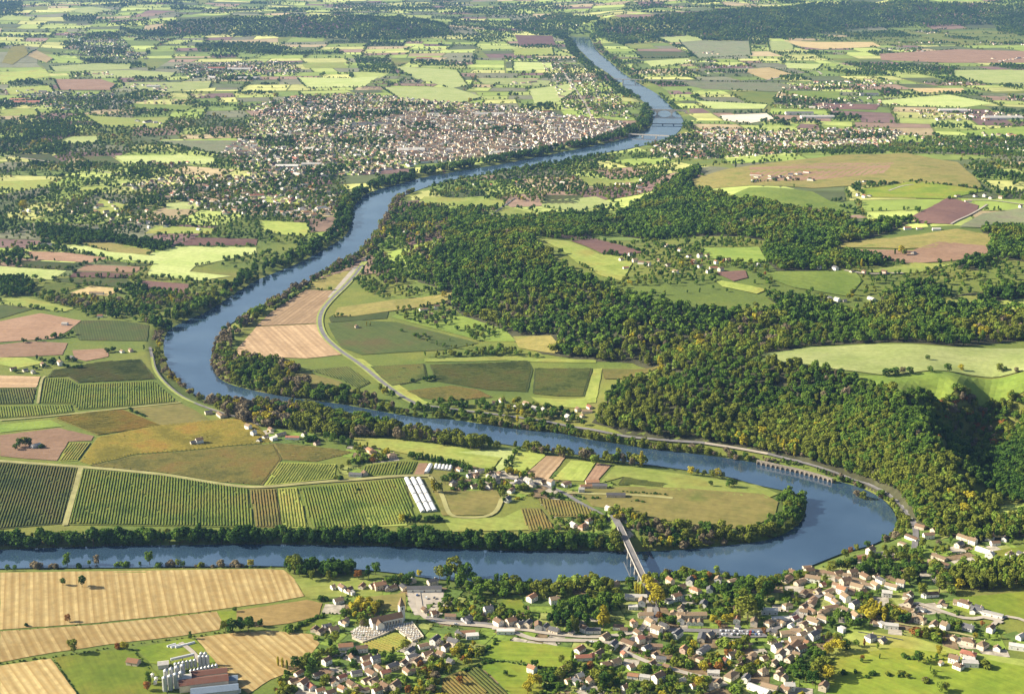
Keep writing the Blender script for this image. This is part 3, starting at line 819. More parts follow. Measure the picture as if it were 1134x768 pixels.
def house_parts(kind):
    """unit meshes in metres for one kind of house: {part: mesh}; ridge along x"""
    L, W, H, pitch, ov = {'g': (12, 8.5, 3.4, .62, .45), 't': (12, 9, 6.0, .60, .45), 'b': (26, 10, 3.8, .42, .4), 'h': (12, 10, 5.0, .55, .5), 'f': (16, 9, 4.2, .10, .25), 'l': (14, 8, 3.6, .6, .45)}[kind]
    x, y = L / 2, W / 2; rz = y * pitch
    w = MB(); r = MB()
    w.box(-x, -y, -1.6, x, y, H)
    T = .28
    def gable(x0, x1, yh, cy, z, along='x'):
        e = pitch * ov
        P = (lambda a, b, c: (a, cy + b, c)) if along == 'x' else (lambda a, b, c: (cy - b, a, c))
        rz_ = yh * pitch
        for s in (-1, 1):
            lo, hi = (x0 - ov, x1 + ov)
            o = yh + ov
            r.quad(P(lo, s * o, z - e + T), P(hi, s * o, z - e + T), P(hi, 0, z + rz_ + T), P(lo, 0, z + rz_ + T))
            r.quad(P(lo, s * o, z - e), P(hi, s * o, z - e), P(hi, 0, z + rz_), P(lo, 0, z + rz_))
            r.quad(P(lo, s * o, z - e), P(hi, s * o, z - e), P(hi, s * o, z - e + T), P(lo, s * o, z - e + T))
            for q in (lo, hi):
                r.quad(P(q, s * o, z - e), P(q, 0, z + rz_), P(q, 0, z + rz_ + T), P(q, s * o, z - e + T))
        for q in (x0, x1): w.quad(P(q, -yh, z), P(q, yh, z), P(q, 0, z + rz_ - .01))
    if kind == 'h':
        o = ov; e = pitch * ov; a = x - y + .001
        for z0 in (0,):
            A, B, C_, D = (-x - o, -y - o, H - e + .1), (x + o, -y - o, H - e + .1), (x + o, y + o, H - e + .1), (-x - o, y + o, H - e + .1); E, G = (-a - .6, 0, H + rz + .2), (a + .6, 0, H + rz + .2)
            r.quad(A, B, G, E); r.quad(C_, D, E, G); r.quad(B, C_, G); r.quad(D, A, E); r.quad(D, C_, B, A)
    else:
        gable(-x, x, y, 0, H)
    if kind == 'l':
        w.box(-x + .5, -y - 6, -1.6, -x + 7, -y + .02, H - .3); gable(-y - 6, -y + 3.2, 3.25, -(x - 3.75) * -1 * -1, H - .3, 'y')
    ch = MB()
    if kind in 'gthl': ch.box(x * .55 - .45, -.4, H + rz * .6, x * .55 + .45, .4, H + rz + 1.3)
    wins = []
    lv = [1.5] if kind in 'gblf' else [1.4, 4.2]
    for z in lv:
        for s in (-1, 1):
            nx = 2 if kind in 'gtl' else 3
            for i in range(nx):
                cx = -x + L * (i + .5 + (.0 if s < 0 else .12)) / nx
                m_ = MB(); y0 = s * y; m_.box(cx - .55, min(y0, y0 + s * .05), z - .7, cx + .55, max(y0, y0 + s * .05), z + .7); wins.append(m_)
    for z in lv[-1:]:
        m_ = MB(); m_.box(-x - .05, -.55, z - .7, -x, .55, z + .7); wins.append(m_)
    d = MB(); d.box(-.5, -y - .06, 0, .5, -y, 2.1)
    return w.mesh('wall'), r.mesh('roof'), (ch.mesh('chimney') if ch.f else None), [q.mesh('window') for q in wins], d.mesh('door'), (L, W, H + rz)
HP = {k: house_parts(k) for k in 'gtbhfl'}
for k, (w_, r_, c_, ws, d_, _) in HP.items():
    w_.materials.append(WALLM['w']); r_.materials.append(ROOFM['o'])
    if c_: c_.materials.append(WALLM['p'])
    for q in ws: q.materials.append(WINM)
    d_.materials.append(DOORM)

# place | base turn in degrees | list of  x,y,kind,roof,wall[,length factor[,turn[,size]]]
HOUSES = """
below the churchyard|38|383,719,b,o,w,.7,10 401,722,t,b,w,1.2,12 390,731,g,b,w 406,732,g,b,c 416,734,t,g,w,1,30 406,740,t,o,w 419,742,g,b,c 435,742,t,g,s,1.2 411,748,g,b,w 362,736,t,b,w,.9 331,748,g,o,w,1.1 362,747,b,b,c,.7,-35 352,750,g,b,w 395,748,b,g,w,.6,20 379,754,t,r,w 370,758,g,b,w 336,762,t,o,w,.9,60 344,763,g,r,w 379,765,g,o,w,1,-40 406,756,g,b,c 413,757,l,t,c 427,749,t,r,c,1.1 426,763,g,b,s 438,764,t,b,s,1,60 325,757,g,b,c 389,760,g,b,s 398,767,l,b,w 355,767,g,o,w 366,770,g,b,w 418,769,t,o,w
around the churchyard|35|381,691,l,t,w 362,696,l,g,s 355,702,g,b,s,1,60 375,668,g,t,w,1,30 370,700,g,t,s 349,700,g,b,s,.7,70
beside the small triangular vineyard|42|454,724,g,g,w,1,60 469,718,b,b,w,.6,25 456,730,b,g,w,.6,30 482,713,t,g,w,1.2,60 494,721,t,b,w 502,716,t,g,c,1.1,-30 474,727,g,b,c,1,30 478,730,g,t,c,.8,60 451,746,l,b,c 447,737,g,b,w,.8,60 499,735,g,g,s,.8 462,735,g,b,s 488,727,g,b,c,.8
on the road above the churchyard|30|517,704,b,o,w,.9,8 523,707,f,w,w,1,8 560,702,f,w,w,1.7,0 552,693,t,b,w,.9 566,693,t,o,c 577,695,t,g,c 517,688,l,g,g 499,685,b,b,c,.7,-6 481,682,b,b,s,.6,-6 541,680,t,g,w,.9 470,678,g,b,s,.7 480,683,g,o,c,.5 509,705,g,g,s
between church and river|32|379,654,t,b,w,1.1 386,656,l,b,w 401,652,g,o,c,1,70 421,653,t,o,p,1.2 429,654,g,g,p 369,653,g,t,w,.5 390,659,f,w,w,.4 470,655,b,g,w,1.7,2 479,648,t,g,c,1.2 435,653,g,b,c 447,653,b,g,s,.5 457,646,g,w,s,.4 413,652,g,b,c,.7
by the barn beside green field|-40|585,695,t,g,s 596,697,t,b,w,1,90 604,697,g,g,w,1,60 614,701,g,g,c 647,700,t,b,w,.8 657,701,b,g,w,.8,0 589,666,t,o,w,1 614,669,t,t,w,1,15 589,745,t,o,w,.9 626,743,g,o,c 574,694,g,b,c,.8 633,703,g,g,s,.6
at the junction below the bridge|36|685,697,b,b,w,.6,-8 691,700,g,b,w,.9,-8 702,694,t,o,c,.8 670,708,g,t,c,1,50 679,718,t,g,w,1.2,60 696,715,b,b,s,.7,-40 642,722,g,o,w 646,731,b,r,w,.9,6 655,729,g,r,c,.8 682,736,g,t,c 691,727,g,r,c,.7 699,741,g,b,w,.6 701,751,b,o,w,.6,-15 714,753,f,w,w,.9,-15 639,758,g,g,w 644,762,g,o,w,.8 692,764,g,b,w,.7 716,720,g,g,w 717,709,l,b,c 720,693,t,t,c 714,684,b,t,c,.8,0 642,752,g,w,s,.7 706,703,g,b,c,.8 709,712,t,r,c,.7 663,727,g,b,s 671,739,g,b,s,.8 654,757,g,b,c,.8 630,757,g,o,c,.7
between car park and bridge|38|704,664,b,w,w,1.15,-3 701,675,f,w,w,.9,0 711,671,t,t,w,.9,80 716,684,b,t,w,.7,0 681,650,g,t,s 742,647,t,o,c 749,665,t,o,w,1,30 764,648,t,g,w,.9,70 770,657,h,o,c,1.5 786,656,g,g,w,.8,80 795,646,t,t,w,.8,70 811,646,b,t,s,.6 779,672,g,g,w,.9,70 754,677,g,t,c,.8,70 741,668,f,g,w,.6 755,652,g,b,s 803,640,g,g,s,.7 726,648,g,b,s,.7 760,684,g,t,c,.5
around the car park|40|766,684,b,t,c,1.4,2 754,691,t,t,w,.7,80 763,692,g,t,w,.8,85 769,692,g,t,w,.8,85 775,692,g,t,w,.8,85 816,690,t,o,w,.9,75 835,693,t,t,c,1,75 852,693,h,t,c,1 817,697,g,g,w,.6 750,706,t,g,w,1.5,55 727,701,t,t,w 735,697,t,g,c 777,709,b,g,s,.7,75 786,706,g,g,s,.7 727,718,b,b,s,.7,-5 725,728,g,b,w,.7 732,732,b,g,w,.6,-10 757,723,t,o,p,.9,60 779,722,b,g,g,.9,50 855,713,g,t,c 746,682,g,t,s,.5,80
in gardens below the car park|40|811,728,g,t,w 832,729,b,t,c,.7,50 831,734,h,t,c,.8 810,752,h,t,c,1.5,50 826,755,t,g,w,1.1,60 845,747,h,t,c,1.1 790,748,f,w,w,.9,-8 729,755,t,b,w,1.1,40 795,760,t,b,c,1,60 840,766,b,w,w,1.1,-40 852,764,b,t,c,.8,-30 756,756,g,w,w,.6 722,739,g,b,w,.8 768,762,g,o,w,.7 775,733,f,b,s,.6 857,737,g,t,c,.8 862,752,t,t,c,.8 870,766,g,b,s 738,742,g,b,c,.7 803,734,g,r,c,.5 846,731,g,b,c,.8 819,741,g,b,s,.7 
in old village by river bend|36|879,637,g,b,s,1.2 872,644,b,b,s,.6,50 887,647,b,t,s,.7,40 900,645,t,t,w,1.5,-22 896,637,t,b,s 894,631,b,b,s,.6,10 919,638,b,b,s,.9,-20 930,644,b,b,w,.6,-25 938,642,t,t,w,1,-25 951,646,b,t,c,.8,-35 962,651,b,t,w,.8,-30 975,646,t,g,w,1.1 949,652,b,t,c,.7,-35 936,648,t,b,s 917,658,b,t,c,.8,40 932,658,t,o,w 919,665,t,t,w 936,666,t,t,w 900,667,b,b,s,.6,50 872,674,h,t,c,1.2 890,676,t,b,c,1,45 899,671,b,b,s,.6,60 920,675,b,b,c,1,18 910,682,b,b,s,.6,70 946,673,t,g,w,1,40 982,661,t,w,w,1.1,-12 947,685,g,t,w,.9 911,688,b,t,w,.6,-40 899,689,g,t,c,1,-35 926,652,t,b,c 884,648,g,b,s,.9,40 987,652,b,t,w,.7,-35 969,652,t,t,c 958,641,g,b,s 944,638,t,b,s 908,636,b,t,s,.6,-15 925,669,g,t,w,.9 890,660,b,b,s,.6,60 905,658,g,t,s,.8,50 880,662,g,t,s,.8 955,658,g,b,c,.9 940,657,b,b,s,.6,-30 928,638,g,b,s 911,650,g,r,c,.7,30 970,641,g,b,c,.8
in street below the old village|42|866,688,f,w,w,2,5 880,688,g,r,w,1 865,693,t,t,c,1 852,680,f,w,g,1.2,-5 881,703,t,t,w,1.2,-10 901,708,t,g,w,1.1,40 872,704,b,t,c,.8,10 882,711,b,t,c,.7,10 879,718,b,b,s,.8,55 872,724,t,t,w,.8,60 887,721,g,b,w 864,730,t,t,w,1,60 874,733,g,t,c,.9,50 874,764,t,w,w,.9,0 912,764,t,b,s,1,60 890,695,t,b,s 901,691,b,t,w,.6,-40 912,681,b,t,s,.6,40 935,678,g,t,w 950,686,f,t,w,.7,-15 899,679,g,b,c 890,680,g,t,w,.9,-20 895,700,g,t,c,.9,30 905,699,g,b,s,.8 882,728,g,t,c,.8 864,745,g,b,c,.8 868,754,g,t,c,.7 860,722,t,g,w,.8 888,708,t,t,w,.8 893,714,g,o,s,.6 857,703,g,g,c,.8 876,696,g,w,w,.6
at the edge of the green meadow|35|964,710,h,g,w,1 970,693,g,t,c,.8,-10 976,694,f,w,w,.5 987,696,f,w,w,1.1,-12 977,712,g,g,s,.7 932,700,f,w,w,.4
on the meadow near the hedge|-40|1072,714,h,b,c,1.4 1088,718,h,t,c,1.2 1072,728,h,r,c,1.4 1056,734,t,b,w,.9 1061,741,h,b,w,1 1074,738,f,w,w,1.1,-8 1073,733,f,w,w,.9,-8 1097,700,t,b,w,1 1127,719,f,w,w,1.3,-20 1130,708,g,w,w 1104,721,g,t,w,.5 1042,737,g,t,w,.4
below the poplar plantation|-38|1019,690,h,t,c,1.1 1034,695,g,t,w 1046,698,t,t,w,.7 1072,698,g,g,g,1 1099,683,f,w,w,1.9,-32 1082,678,l,g,w,1 1030,661,b,b,w,.9,6 1024,662,t,t,w,.7 1007,662,g,t,w,.7 1042,671,l,t,w,1.2 1068,672,h,b,w,1.3 1060,670,g,t,c,.8 1084,676,g,g,w 997,650,t,t,w,.9 1006,671,g,b,c,1,60 1003,663,f,t,w,.9 1056,709,g,t,c,.6 1020,677,l,g,w 990,676,g,b,s,.8 1012,682,g,t,s,.6
under the cliff above the plantation|-45|1010,598,b,b,w,.9,-55 1019,586,b,b,s,.6,-40 1028,597,t,b,w,1.4,8 1063,593,b,t,c,1,-50 1067,598,b,t,c,.7,-50 1077,603,t,t,w,.8 1090,612,b,w,w,1.1,-48 1096,618,h,w,w,.9 1096,599,t,r,w,.9 1102,604,b,b,w,.6,5 1118,617,h,t,w,1.2 1131,617,g,g,w,1 1080,596,g,t,c,.6 1062,606,g,g,c,1 1040,620,b,t,s,.9,-50 1046,628,b,b,w,.6,-45 999,605,f,t,c,.8 952,621,b,r,s,.6,20 964,614,t,t,w,.9 1035,590,g,b,s,.8 1112,600,g,g,w,.6 1030,626,g,t,s,.6 1053,585,g,t,c,.6
in hamlet beside the white tunnels|35|502,538,h,g,s 520,529,g,g,w,.9 526,528,l,b,p 542,529,t,t,w,1,60 549,532,h,g,c 525,541,g,b,c,1,30 542,541,g,t,w,.9,60 532,524,b,g,w,.6 572,539,b,g,s,.7,60 566,546,b,b,w,.6,60 562,556,g,g,w,.8,60 575,534,l,g,w 509,522,g,b,w,.9 434,508,h,t,p,1.2 411,502,b,o,p,.9 394,528,b,g,g,.9,-10 404,527,g,b,s,.7 553,527,g,b,s,.7
on the lane leading to the bridge|38|585,536,t,w,w 610,538,t,t,w,.8,-45 627,539,b,b,w,.6,40 649,541,b,o,p,.9,5 656,537,b,o,p,.8,5 644,546,t,w,g,.9,0 664,541,b,g,s,.9,0 674,566,g,w,w,.9 652,580,h,b,w,1 646,586,h,o,p,1.5 682,551,b,g,s,1.1,-3 590,540,g,g,c,.8 601,537,g,b,s,.8 635,584,g,w,w,.8 618,586,g,t,c,.7
in farm under the riverside trees|-35|294,486,g,t,w,1 311,483,b,g,s,.9,40 324,487,b,r,w,1.1,-4 351,493,g,b,p 281,483,t,w,w,.8 275,476,t,t,w 303,488,f,w,w,.7 300,478,g,b,c,.8 337,484,g,t,w,.6 287,490,g,g,w,.8
alone among vines by river road|34|244,462,l,t,c,1.5 221,492,t,b,w,1 214,493,g,g,s,.8 231,459,b,g,s,.6
among the leftmost ploughed fields|40|40,496,b,w,g,.7,45 67,405,t,t,w,1.2 28,412,g,g,c 37,414,g,g,c 15,411,g,b,c 135,391,g,t,w 145,390,g,b,p 111,352,b,r,w,.6,0 72,361,b,w,w,.5,-5 107,327,b,t,w,1.4,-4 160,339,g,b,w 132,333,h,b,p,1.1 50,273,b,g,w,1.5,-5 168,341,t,t,w,.7 48,406,g,b,s 80,398,g,g,s,.8 120,350,g,g,s,.8
by the dark wood far left|34|32,236,t,w,w,1.2 27,238,t,g,w,1 42,238,g,g,w 165,254,t,w,w,.9 220,256,b,w,w,.7 107,256,g,w,w 92,243,g,t,w 120,241,t,t,w 60,235,g,b,c
in clearing under the wooded hill|20.0|469,345,b,b,w,.7,20 484,343,t,b,w 478,350,g,t,w,.5 526,206,b,w,w,.7 544,208,t,r,w 511,248,t,w,w 556,446,g,t,w 548,448,g,b,c 395,364,g,b,s,.7
in the hilltop hamlet|35|688,290,t,b,w 698,284,t,t,w 693,299,b,r,w,.6,15 703,291,t,t,c 710,293,b,b,w,.6,-20 718,295,t,t,w,.8 748,304,t,t,w 740,296,g,b,c 775,297,g,t,w 783,286,t,o,c 793,293,t,o,w 790,299,b,r,c,.7,8 775,286,t,b,w 753,279,b,t,w,.6 798,301,t,t,c 738,274,g,t,w 763,286,g,b,w 840,296,g,w,w,.7 730,291,g,b,c 768,293,t,b,c 785,303,g,g,w 806,290,g,b,c
on the upper plateau|40|950,204,b,w,w,.8,0 957,203,g,g,w 950,218,t,b,w 957,220,t,r,w 963,219,g,g,w 1005,255,b,r,w,.7,0 1018,255,b,r,w,.7,0 1037,256,b,w,w,.9,-4 1012,283,h,g,c,1.2 1072,225,b,t,w,.9,0 1090,219,t,t,w 1097,221,b,t,w,.6 1080,219,g,b,w 1130,231,t,r,w 1060,219,b,b,c,.7 1108,221,t,t,c 838,198,b,t,w,.7
in clearing behind the green wood|38|907,299,t,w,w 925,300,t,g,w 957,304,t,b,p 979,304,t,b,p 927,334,g,w,w 935,335,g,g,c 965,333,b,w,w,.8 919,332,g,g,w,.8 943,303,g,t,c,.8
on far bank below vine terraces|40|573,452,b,t,w,.6 592,455,t,w,w 653,453,g,r,c 650,458,b,t,c,.8,0 629,465,t,w,w,.8 645,463,g,t,c,.7 583,450,g,t,w 602,456,g,w,s,.7 640,456,g,b,c,.6
"""
HL = []
for ln in HOUSES.strip().splitlines():
    ph, b0, toks = ln.split('|')
    for t in toks.split():
        a = t.split(',')
        ex = [float(q) for q in a[5:]]
        lf = ex[0] if ex else 1.0
        rot = ex[1] if len(ex) > 1 else float(b0) + random.choice([0, 0, 90, 90]) + random.uniform(-14, 14)
        HL.append([float(a[0]), float(a[1]), a[2], a[3], a[4], lf, rot, ph])
# the 300 that show largest are things; sizes in the picture go with nearness
HG = ground([(h[0], h[1] - 1) for h in HL])
HXY = np.column_stack([HG, [HP[h[2]][5][0] * .42 * h[5] + 3 for h in HL]])
ONES = ['', 'first', 'second', 'third', 'fourth', 'fifth', 'sixth', 'seventh', 'eighth', 'ninth', 'tenth', 'eleventh', 'twelfth', 'thirteenth', 'fourteenth', 'fifteenth', 'sixteenth', 'seventeenth', 'eighteenth', 'nineteenth']
TENS = {2: ('twenty', 'twentieth'), 3: ('thirty', 'thirtieth'), 4: ('forty', 'fortieth'), 5: ('fifty', 'fiftieth'), 6: ('sixty', 'sixtieth'), 7: ('seventy', 'seventieth'), 8: ('eighty', 'eightieth'), 9: ('ninety', 'ninetieth')}
def nth(i):
    if i < 20: return ONES[i]
    a, b = divmod(i, 10)
    if a < 10: return TENS[a][1] if b == 0 else TENS[a][0] + '-' + ONES[b]
    return 'hundred-and-' + nth(i - 100) if i > 100 else 'hundredth'
KN = dict(g='low', t='tall', b='long', h='broad hip-roofed', f='flat-topped', l='angled')
by = {}
for i, h in enumerate(HL):
    key = (h[7], h[3], h[4], h[2] in 'bf', h[2] == 't'); by.setdefault(key, []).append(i)
    h.append(None)
for key, ids in by.items():
    ids.sort(key=lambda i: HL[i][0])
    for n, i in enumerate(ids):
        h = HL[i]
        kind = 'barn' if h[2] == 'b' else 'building' if h[2] == 'f' else 'house'
        shape = {'g': 'low', 't': 'tall', 'b': 'long', 'h': 'broad', 'f': 'flat', 'l': 'angled'}[h[2]]
        s = f"{shape} {WN[h[4]]} {RN[h[3]].split()[-1]}-roofed {kind}"
        same = [j for j in ids if HL[j][2] == h[2]]
        if len(same) > 1: s = f"{nth(same.index(i) + 1)} from left, " + s
        h[8] = s + ', ' + h[7]
order = sorted(range(len(HL)), key=lambda i: -HL[i][1] * 1.0)
NAMEH = dict(g='house', t='house', b='barn', h='house', f='flat_roofed_building', l='house')
for rank, i in enumerate(order):
    u, v, k, rc, wc, lf, rot, ph, lab = HL[i]
    w_, r_, c_, ws, d_, dims = HP[k]
    x, y = HG[i]; z = float(hgt([(x, y)])[0]) + .9
    far = y > 1950
    root = empty(NAMEH[k], (x, y, z), math.radians(rot))
    s0 = random.uniform(.66, .90) * (1.0 if k != 'b' else .95)
    root.scale = (s0 * lf, s0, s0 * random.uniform(.9, 1.15))
    grp = 'houses ' + ph
    tag(root, lab, {'house': 'house', 'barn': 'barn', 'flat_roofed_building': 'building'}[NAMEH[k]], grp)
    def sub(nm, me, mat, par):
        o = bpy.data.objects.new(nm, me); COL.objects.link(o); o.parent = par
        if mat: o.material_slots[0].link = 'OBJECT'; o.material_slots[0].material = mat
        return o
    sub('wall', w_, WALLM[wc], root)
    ro = sub('roof', r_, ROOFM[rc], root)
    if c_ and not far: sub('chimney', c_, WALLM['p' if wc == 'w' else wc], ro)
    if not far:
        for q in ws: sub('window', q, SHUT if rank % 3 == 0 else None, root)
        sub('door', d_, None, root)

# ------------------------------------------------------------------ far town: thousands of houses, one mass
pts = []
THC = []
def inside_pts(poly, st):
    W = ground(px(poly)); lo, hi = W.min(0), W.max(0)
    X, Y = np.meshgrid(np.arange(lo[0], hi[0], st), np.arange(lo[1], hi[1], st))
    P = np.stack([X.ravel(), Y.ravel()], 1) + RNG.uniform(-.36, .36, (X.size, 2)) * st
    P = P[pip(P, W)]
    ins = rsd(P) < 16
    return P[~ins]
# ------------------------------------------------------------------ trees
LEAF = {
 'd': ((.024, .064, .013), (.080, .145, .024)), 'm': ((.062, .125, .017), (.135, .205, .030)), 'o': ((.115, .145, .020), (.190, .210, .032)),
 'y': ((.27, .235, .022), (.42, .36, .035)), 'r': ((.19, .085, .025), (.30, .14, .04)), 'b': ((.155, .125, .07), (.24, .195, .12)), 'g': ((.14, .22, .028), (.22, .285, .045)),
}
def leaf_mat(k):
    lo, hi = LEAF[k]
    m = NT({'d': 'dark_green', 'm': 'mid_green', 'o': 'olive', 'y': 'yellow', 'r': 'rust', 'b': 'bare_brown', 'g': 'fresh_green'}[k] + '_leaves')
    oi = m.n('ShaderNodeObjectInfo').outputs['Random']
    nz = m.noise(m.n('ShaderNodeTexCoord').outputs['Object'], 7.0, 3, .6)
    f = m.math('ADD', m.math('MULTIPLY', oi, .65), m.math('MULTIPLY', nz, .45))
    a = m.ramp(f, [(.12, lo), (.85, hi)])
    m.t.nodes.remove(m.b)
    df = m.n('ShaderNodeBsdfDiffuse'); tr = m.n('ShaderNodeBsdfTranslucent'); mx = m.n('ShaderNodeMixShader'); mx.inputs[0].default_value = .22
    m.l(a, df.inputs[0]); m.l(a, tr.inputs[0]); m.l(df.outputs[0], mx.inputs[1]); m.l(tr.outputs[0], mx.inputs[2])
    m.l(mx.outputs[0], m.t.nodes['Material Output'].inputs[0])
    return m.mat
LM = {k: leaf_mat(k) for k in LEAF}
BARK = plain('tree_bark', (.10, .075, .05), 1, .3, 3)

def crown_arrays(form, nq, size, rng):
    """leaf sprays on a handful of uneven lobes; unit height"""
    lob = []
    if form == 'broad':
        for i in range(11):
            a = rng.uniform(0, 6.283); r = .27 * math.sqrt(rng.random()); z = rng.uniform(.34, .80)
            k = 1 - abs(z - .52) * 1.1
            lob.append((r * k * math.cos(a) * 1.2, r * k * math.sin(a) * 1.2, z, rng.uniform(.14, .225)))
    elif form == 'tall':
        for i in range(13):
            a = rng.uniform(0, 6.283); r = .15 * math.sqrt(rng.random()); z = rng.uniform(.28, .86)
            lob.append((r * math.cos(a), r * math.sin(a), z, rng.uniform(.09, .15)))
    elif form == 'poplar':
        for i in range(13):
            z = .10 + .80 * (i + .5) / 13; k = math.sin(math.pi * min(1, (z * .85 + .12))) ** .6
            lob.append((rng.uniform(-.02, .02), rng.uniform(-.02, .02), z, .085 * k + .02))
    elif form == 'conifer':
        for i in range(12):
            z = .10 + .82 * i / 11; k = (1 - z) * .24 + .03
            a = rng.uniform(0, 6.283)
            lob.append((k * .35 * math.cos(a), k * .35 * math.sin(a), z, k * .85))
    else:
        for i in range(9):
            a = rng.uniform(0, 6.283); r = .5 * math.sqrt(rng.random())
            lob.append((r * math.cos(a), r * math.sin(a), rng.uniform(.15, .62 - r * .4), rng.uniform(.22, .36)))
    L = np.array(lob)
    w = L[:, 3] ** 2; w /= w.sum()
    k = rng.choice(len(L), nq * 2, p=w)
    n = rng.normal(size=(nq * 2, 3)); n[:, 2] += .25; n /= np.linalg.norm(n, axis=1)[:, None]
    p = L[k, :3] + n * (L[k, 3] * rng.uniform(.72, 1.08, nq * 2))[:, None]
    dd = np.linalg.norm(p[:, None] - L[None, :, :3], axis=2) / L[None, :, 3]
    dd[np.arange(len(k)), k] = 9
    ok = (dd.min(1) > .72) & (p[:, 2] > .02)
    p, n = p[ok][:nq], n[ok][:nq]
    t = n + rng.normal(0, .42, n.shape); t /= np.linalg.norm(t, axis=1)[:, None]
    u = np.cross(t, rng.normal(size=t.shape)); u /= np.linalg.norm(u, axis=1)[:, None]
    v = np.cross(t, u); s = size * rng.uniform(.6, 1.25, len(p))[:, None]
    V = np.stack([p - u * s - v * s * .6, p + u * s * .9 - v * s, p + u * s + v * s * .7, p - u * s * .7 + v * s], 1).reshape(-1, 3)
    return V, np.arange(len(V)).reshape(-1, 4)

def trunk_mb(form, rng):
    t = MB()
    top = {'broad': .5, 'tall': .6, 'poplar': .9, 'conifer': .9, 'bush': .3}[form]
    t.tube((0, 0, -.06), (rng.uniform(-.01, .01), 0, top * .5), .026, .018); t.tube((0, 0, top * .5), (.01, .01, top), .018, .006)
    if form in ('broad', 'tall'):
        for i in range(5):
            a = i * 1.3 + rng.random(); r = .2 if form == 'broad' else .12
            t.tube((0, 0, .2 + .05 * i), (r * math.cos(a), r * math.sin(a), .42 + .06 * i), .012, .003, 5)
    return t

FORMS = ['broad', 'tall', 'poplar', 'conifer', 'bush']
FNAME = dict(broad='broadleaf_tree', tall='broadleaf_tree', poplar='poplar_tree', conifer='conifer_tree', bush='bush')
PROTO = bpy.data.collections.new('tree_forms')
PIDX = {}
_k = 0
for lod, nq in (('near', 380), ('far', 110)):
    for fm in FORMS:
        for sp in LEAF:
            for var in range(2):
                rng = np.random.default_rng(1000 + _k)
                size = {'broad': .052, 'tall': .042, 'poplar': .032, 'conifer': .035, 'bush': .095}[fm] * (1 if lod == 'near' else 1.75)
                V, Q = crown_arrays(fm, nq, size, rng)
                me = mesh_quads('tree_form', V, Q)
                if lod == 'near' and fm != 'bush':
                    tb = trunk_mb(fm, rng); b = len(V)
                    me = mesh_np('tree_form', list(map(tuple, V)) + tb.v, [tuple(int(x) for x in q) for q in Q] + [tuple(x + b for x in f) for f in tb.f])
                    me.materials.append(LM[sp]); me.materials.append(BARK)
                    me.polygons.foreach_set('material_index', [0] * len(Q) + [1] * len(tb.f))
                else:
                    me.materials.append(LM[sp])
                o = bpy.data.objects.new('tree_form_%03d' % _k, me); PROTO.objects.link(o)
                PIDX[(lod, fm, sp, var)] = _k; _k += 1

def gn_scatter(name, P, H, W, fidx, label, kind='stuff'):
    me = bpy.data.meshes.new(name); me.from_pydata([tuple(p) for p in P], [], [])
    a = me.attributes.new('size', 'FLOAT_VECTOR', 'POINT'); a.data.foreach_set('vector', np.column_stack([W, W, H]).astype(np.float32).ravel())
    a = me.attributes.new('turn', 'FLOAT', 'POINT'); a.data.foreach_set('value', RNG.uniform(0, 6.28, len(P)).astype(np.float32))
    a = me.attributes.new('form', 'INT', 'POINT'); a.data.foreach_set('value', np.asarray(fidx, np.int32))
    o = link(name, me)
    tag(o, label, name.replace('_', ' '), kind=kind)
    g = bpy.data.node_groups.new('scatter', 'GeometryNodeTree')
    g.interface.new_socket('Geometry', in_out='INPUT', socket_type='NodeSocketGeometry'); g.interface.new_socket('Geometry', in_out='OUTPUT', socket_type='NodeSocketGeometry')
    N = g.nodes.new; gi, go = N('NodeGroupInput'), N('NodeGroupOutput')
    ip = N('GeometryNodeInstanceOnPoints'); ci = N('GeometryNodeCollectionInfo'); ci.inputs[0].default_value = PROTO; ci.inputs[1].default_value = True; ci.inputs[2].default_value = True
    def at(nm, ty):
        x = N('GeometryNodeInputNamedAttribute'); x.data_type = ty; x.inputs[0].default_value = nm
        return [s for s in x.outputs if s.enabled][0]
    cx = N('ShaderNodeCombineXYZ'); L = g.links.new
    L(gi.outputs[0], ip.inputs['Points']); L(ci.outputs[0], ip.inputs['Instance']); ip.inputs['Pick Instance'].default_value = True
    L(at('form', 'INT'), ip.inputs['Instance Index']); L(at('turn', 'FLOAT'), cx.inputs[2]); L(cx.outputs[0], ip.inputs['Rotation']); L(at('size', 'FLOAT_VECTOR'), ip.inputs['Scale'])
    L(ip.outputs[0], go.inputs[0])
    md = o.modifiers.new('scatter', 'NODES'); md.node_group = g
    return o

def mixture(s):
    ks, ws = [], []
    for q in s.split(): ks.append(q[0]); ws.append(float(q[1:]))
    ws = np.array(ws); return ks, ws / ws.sum()

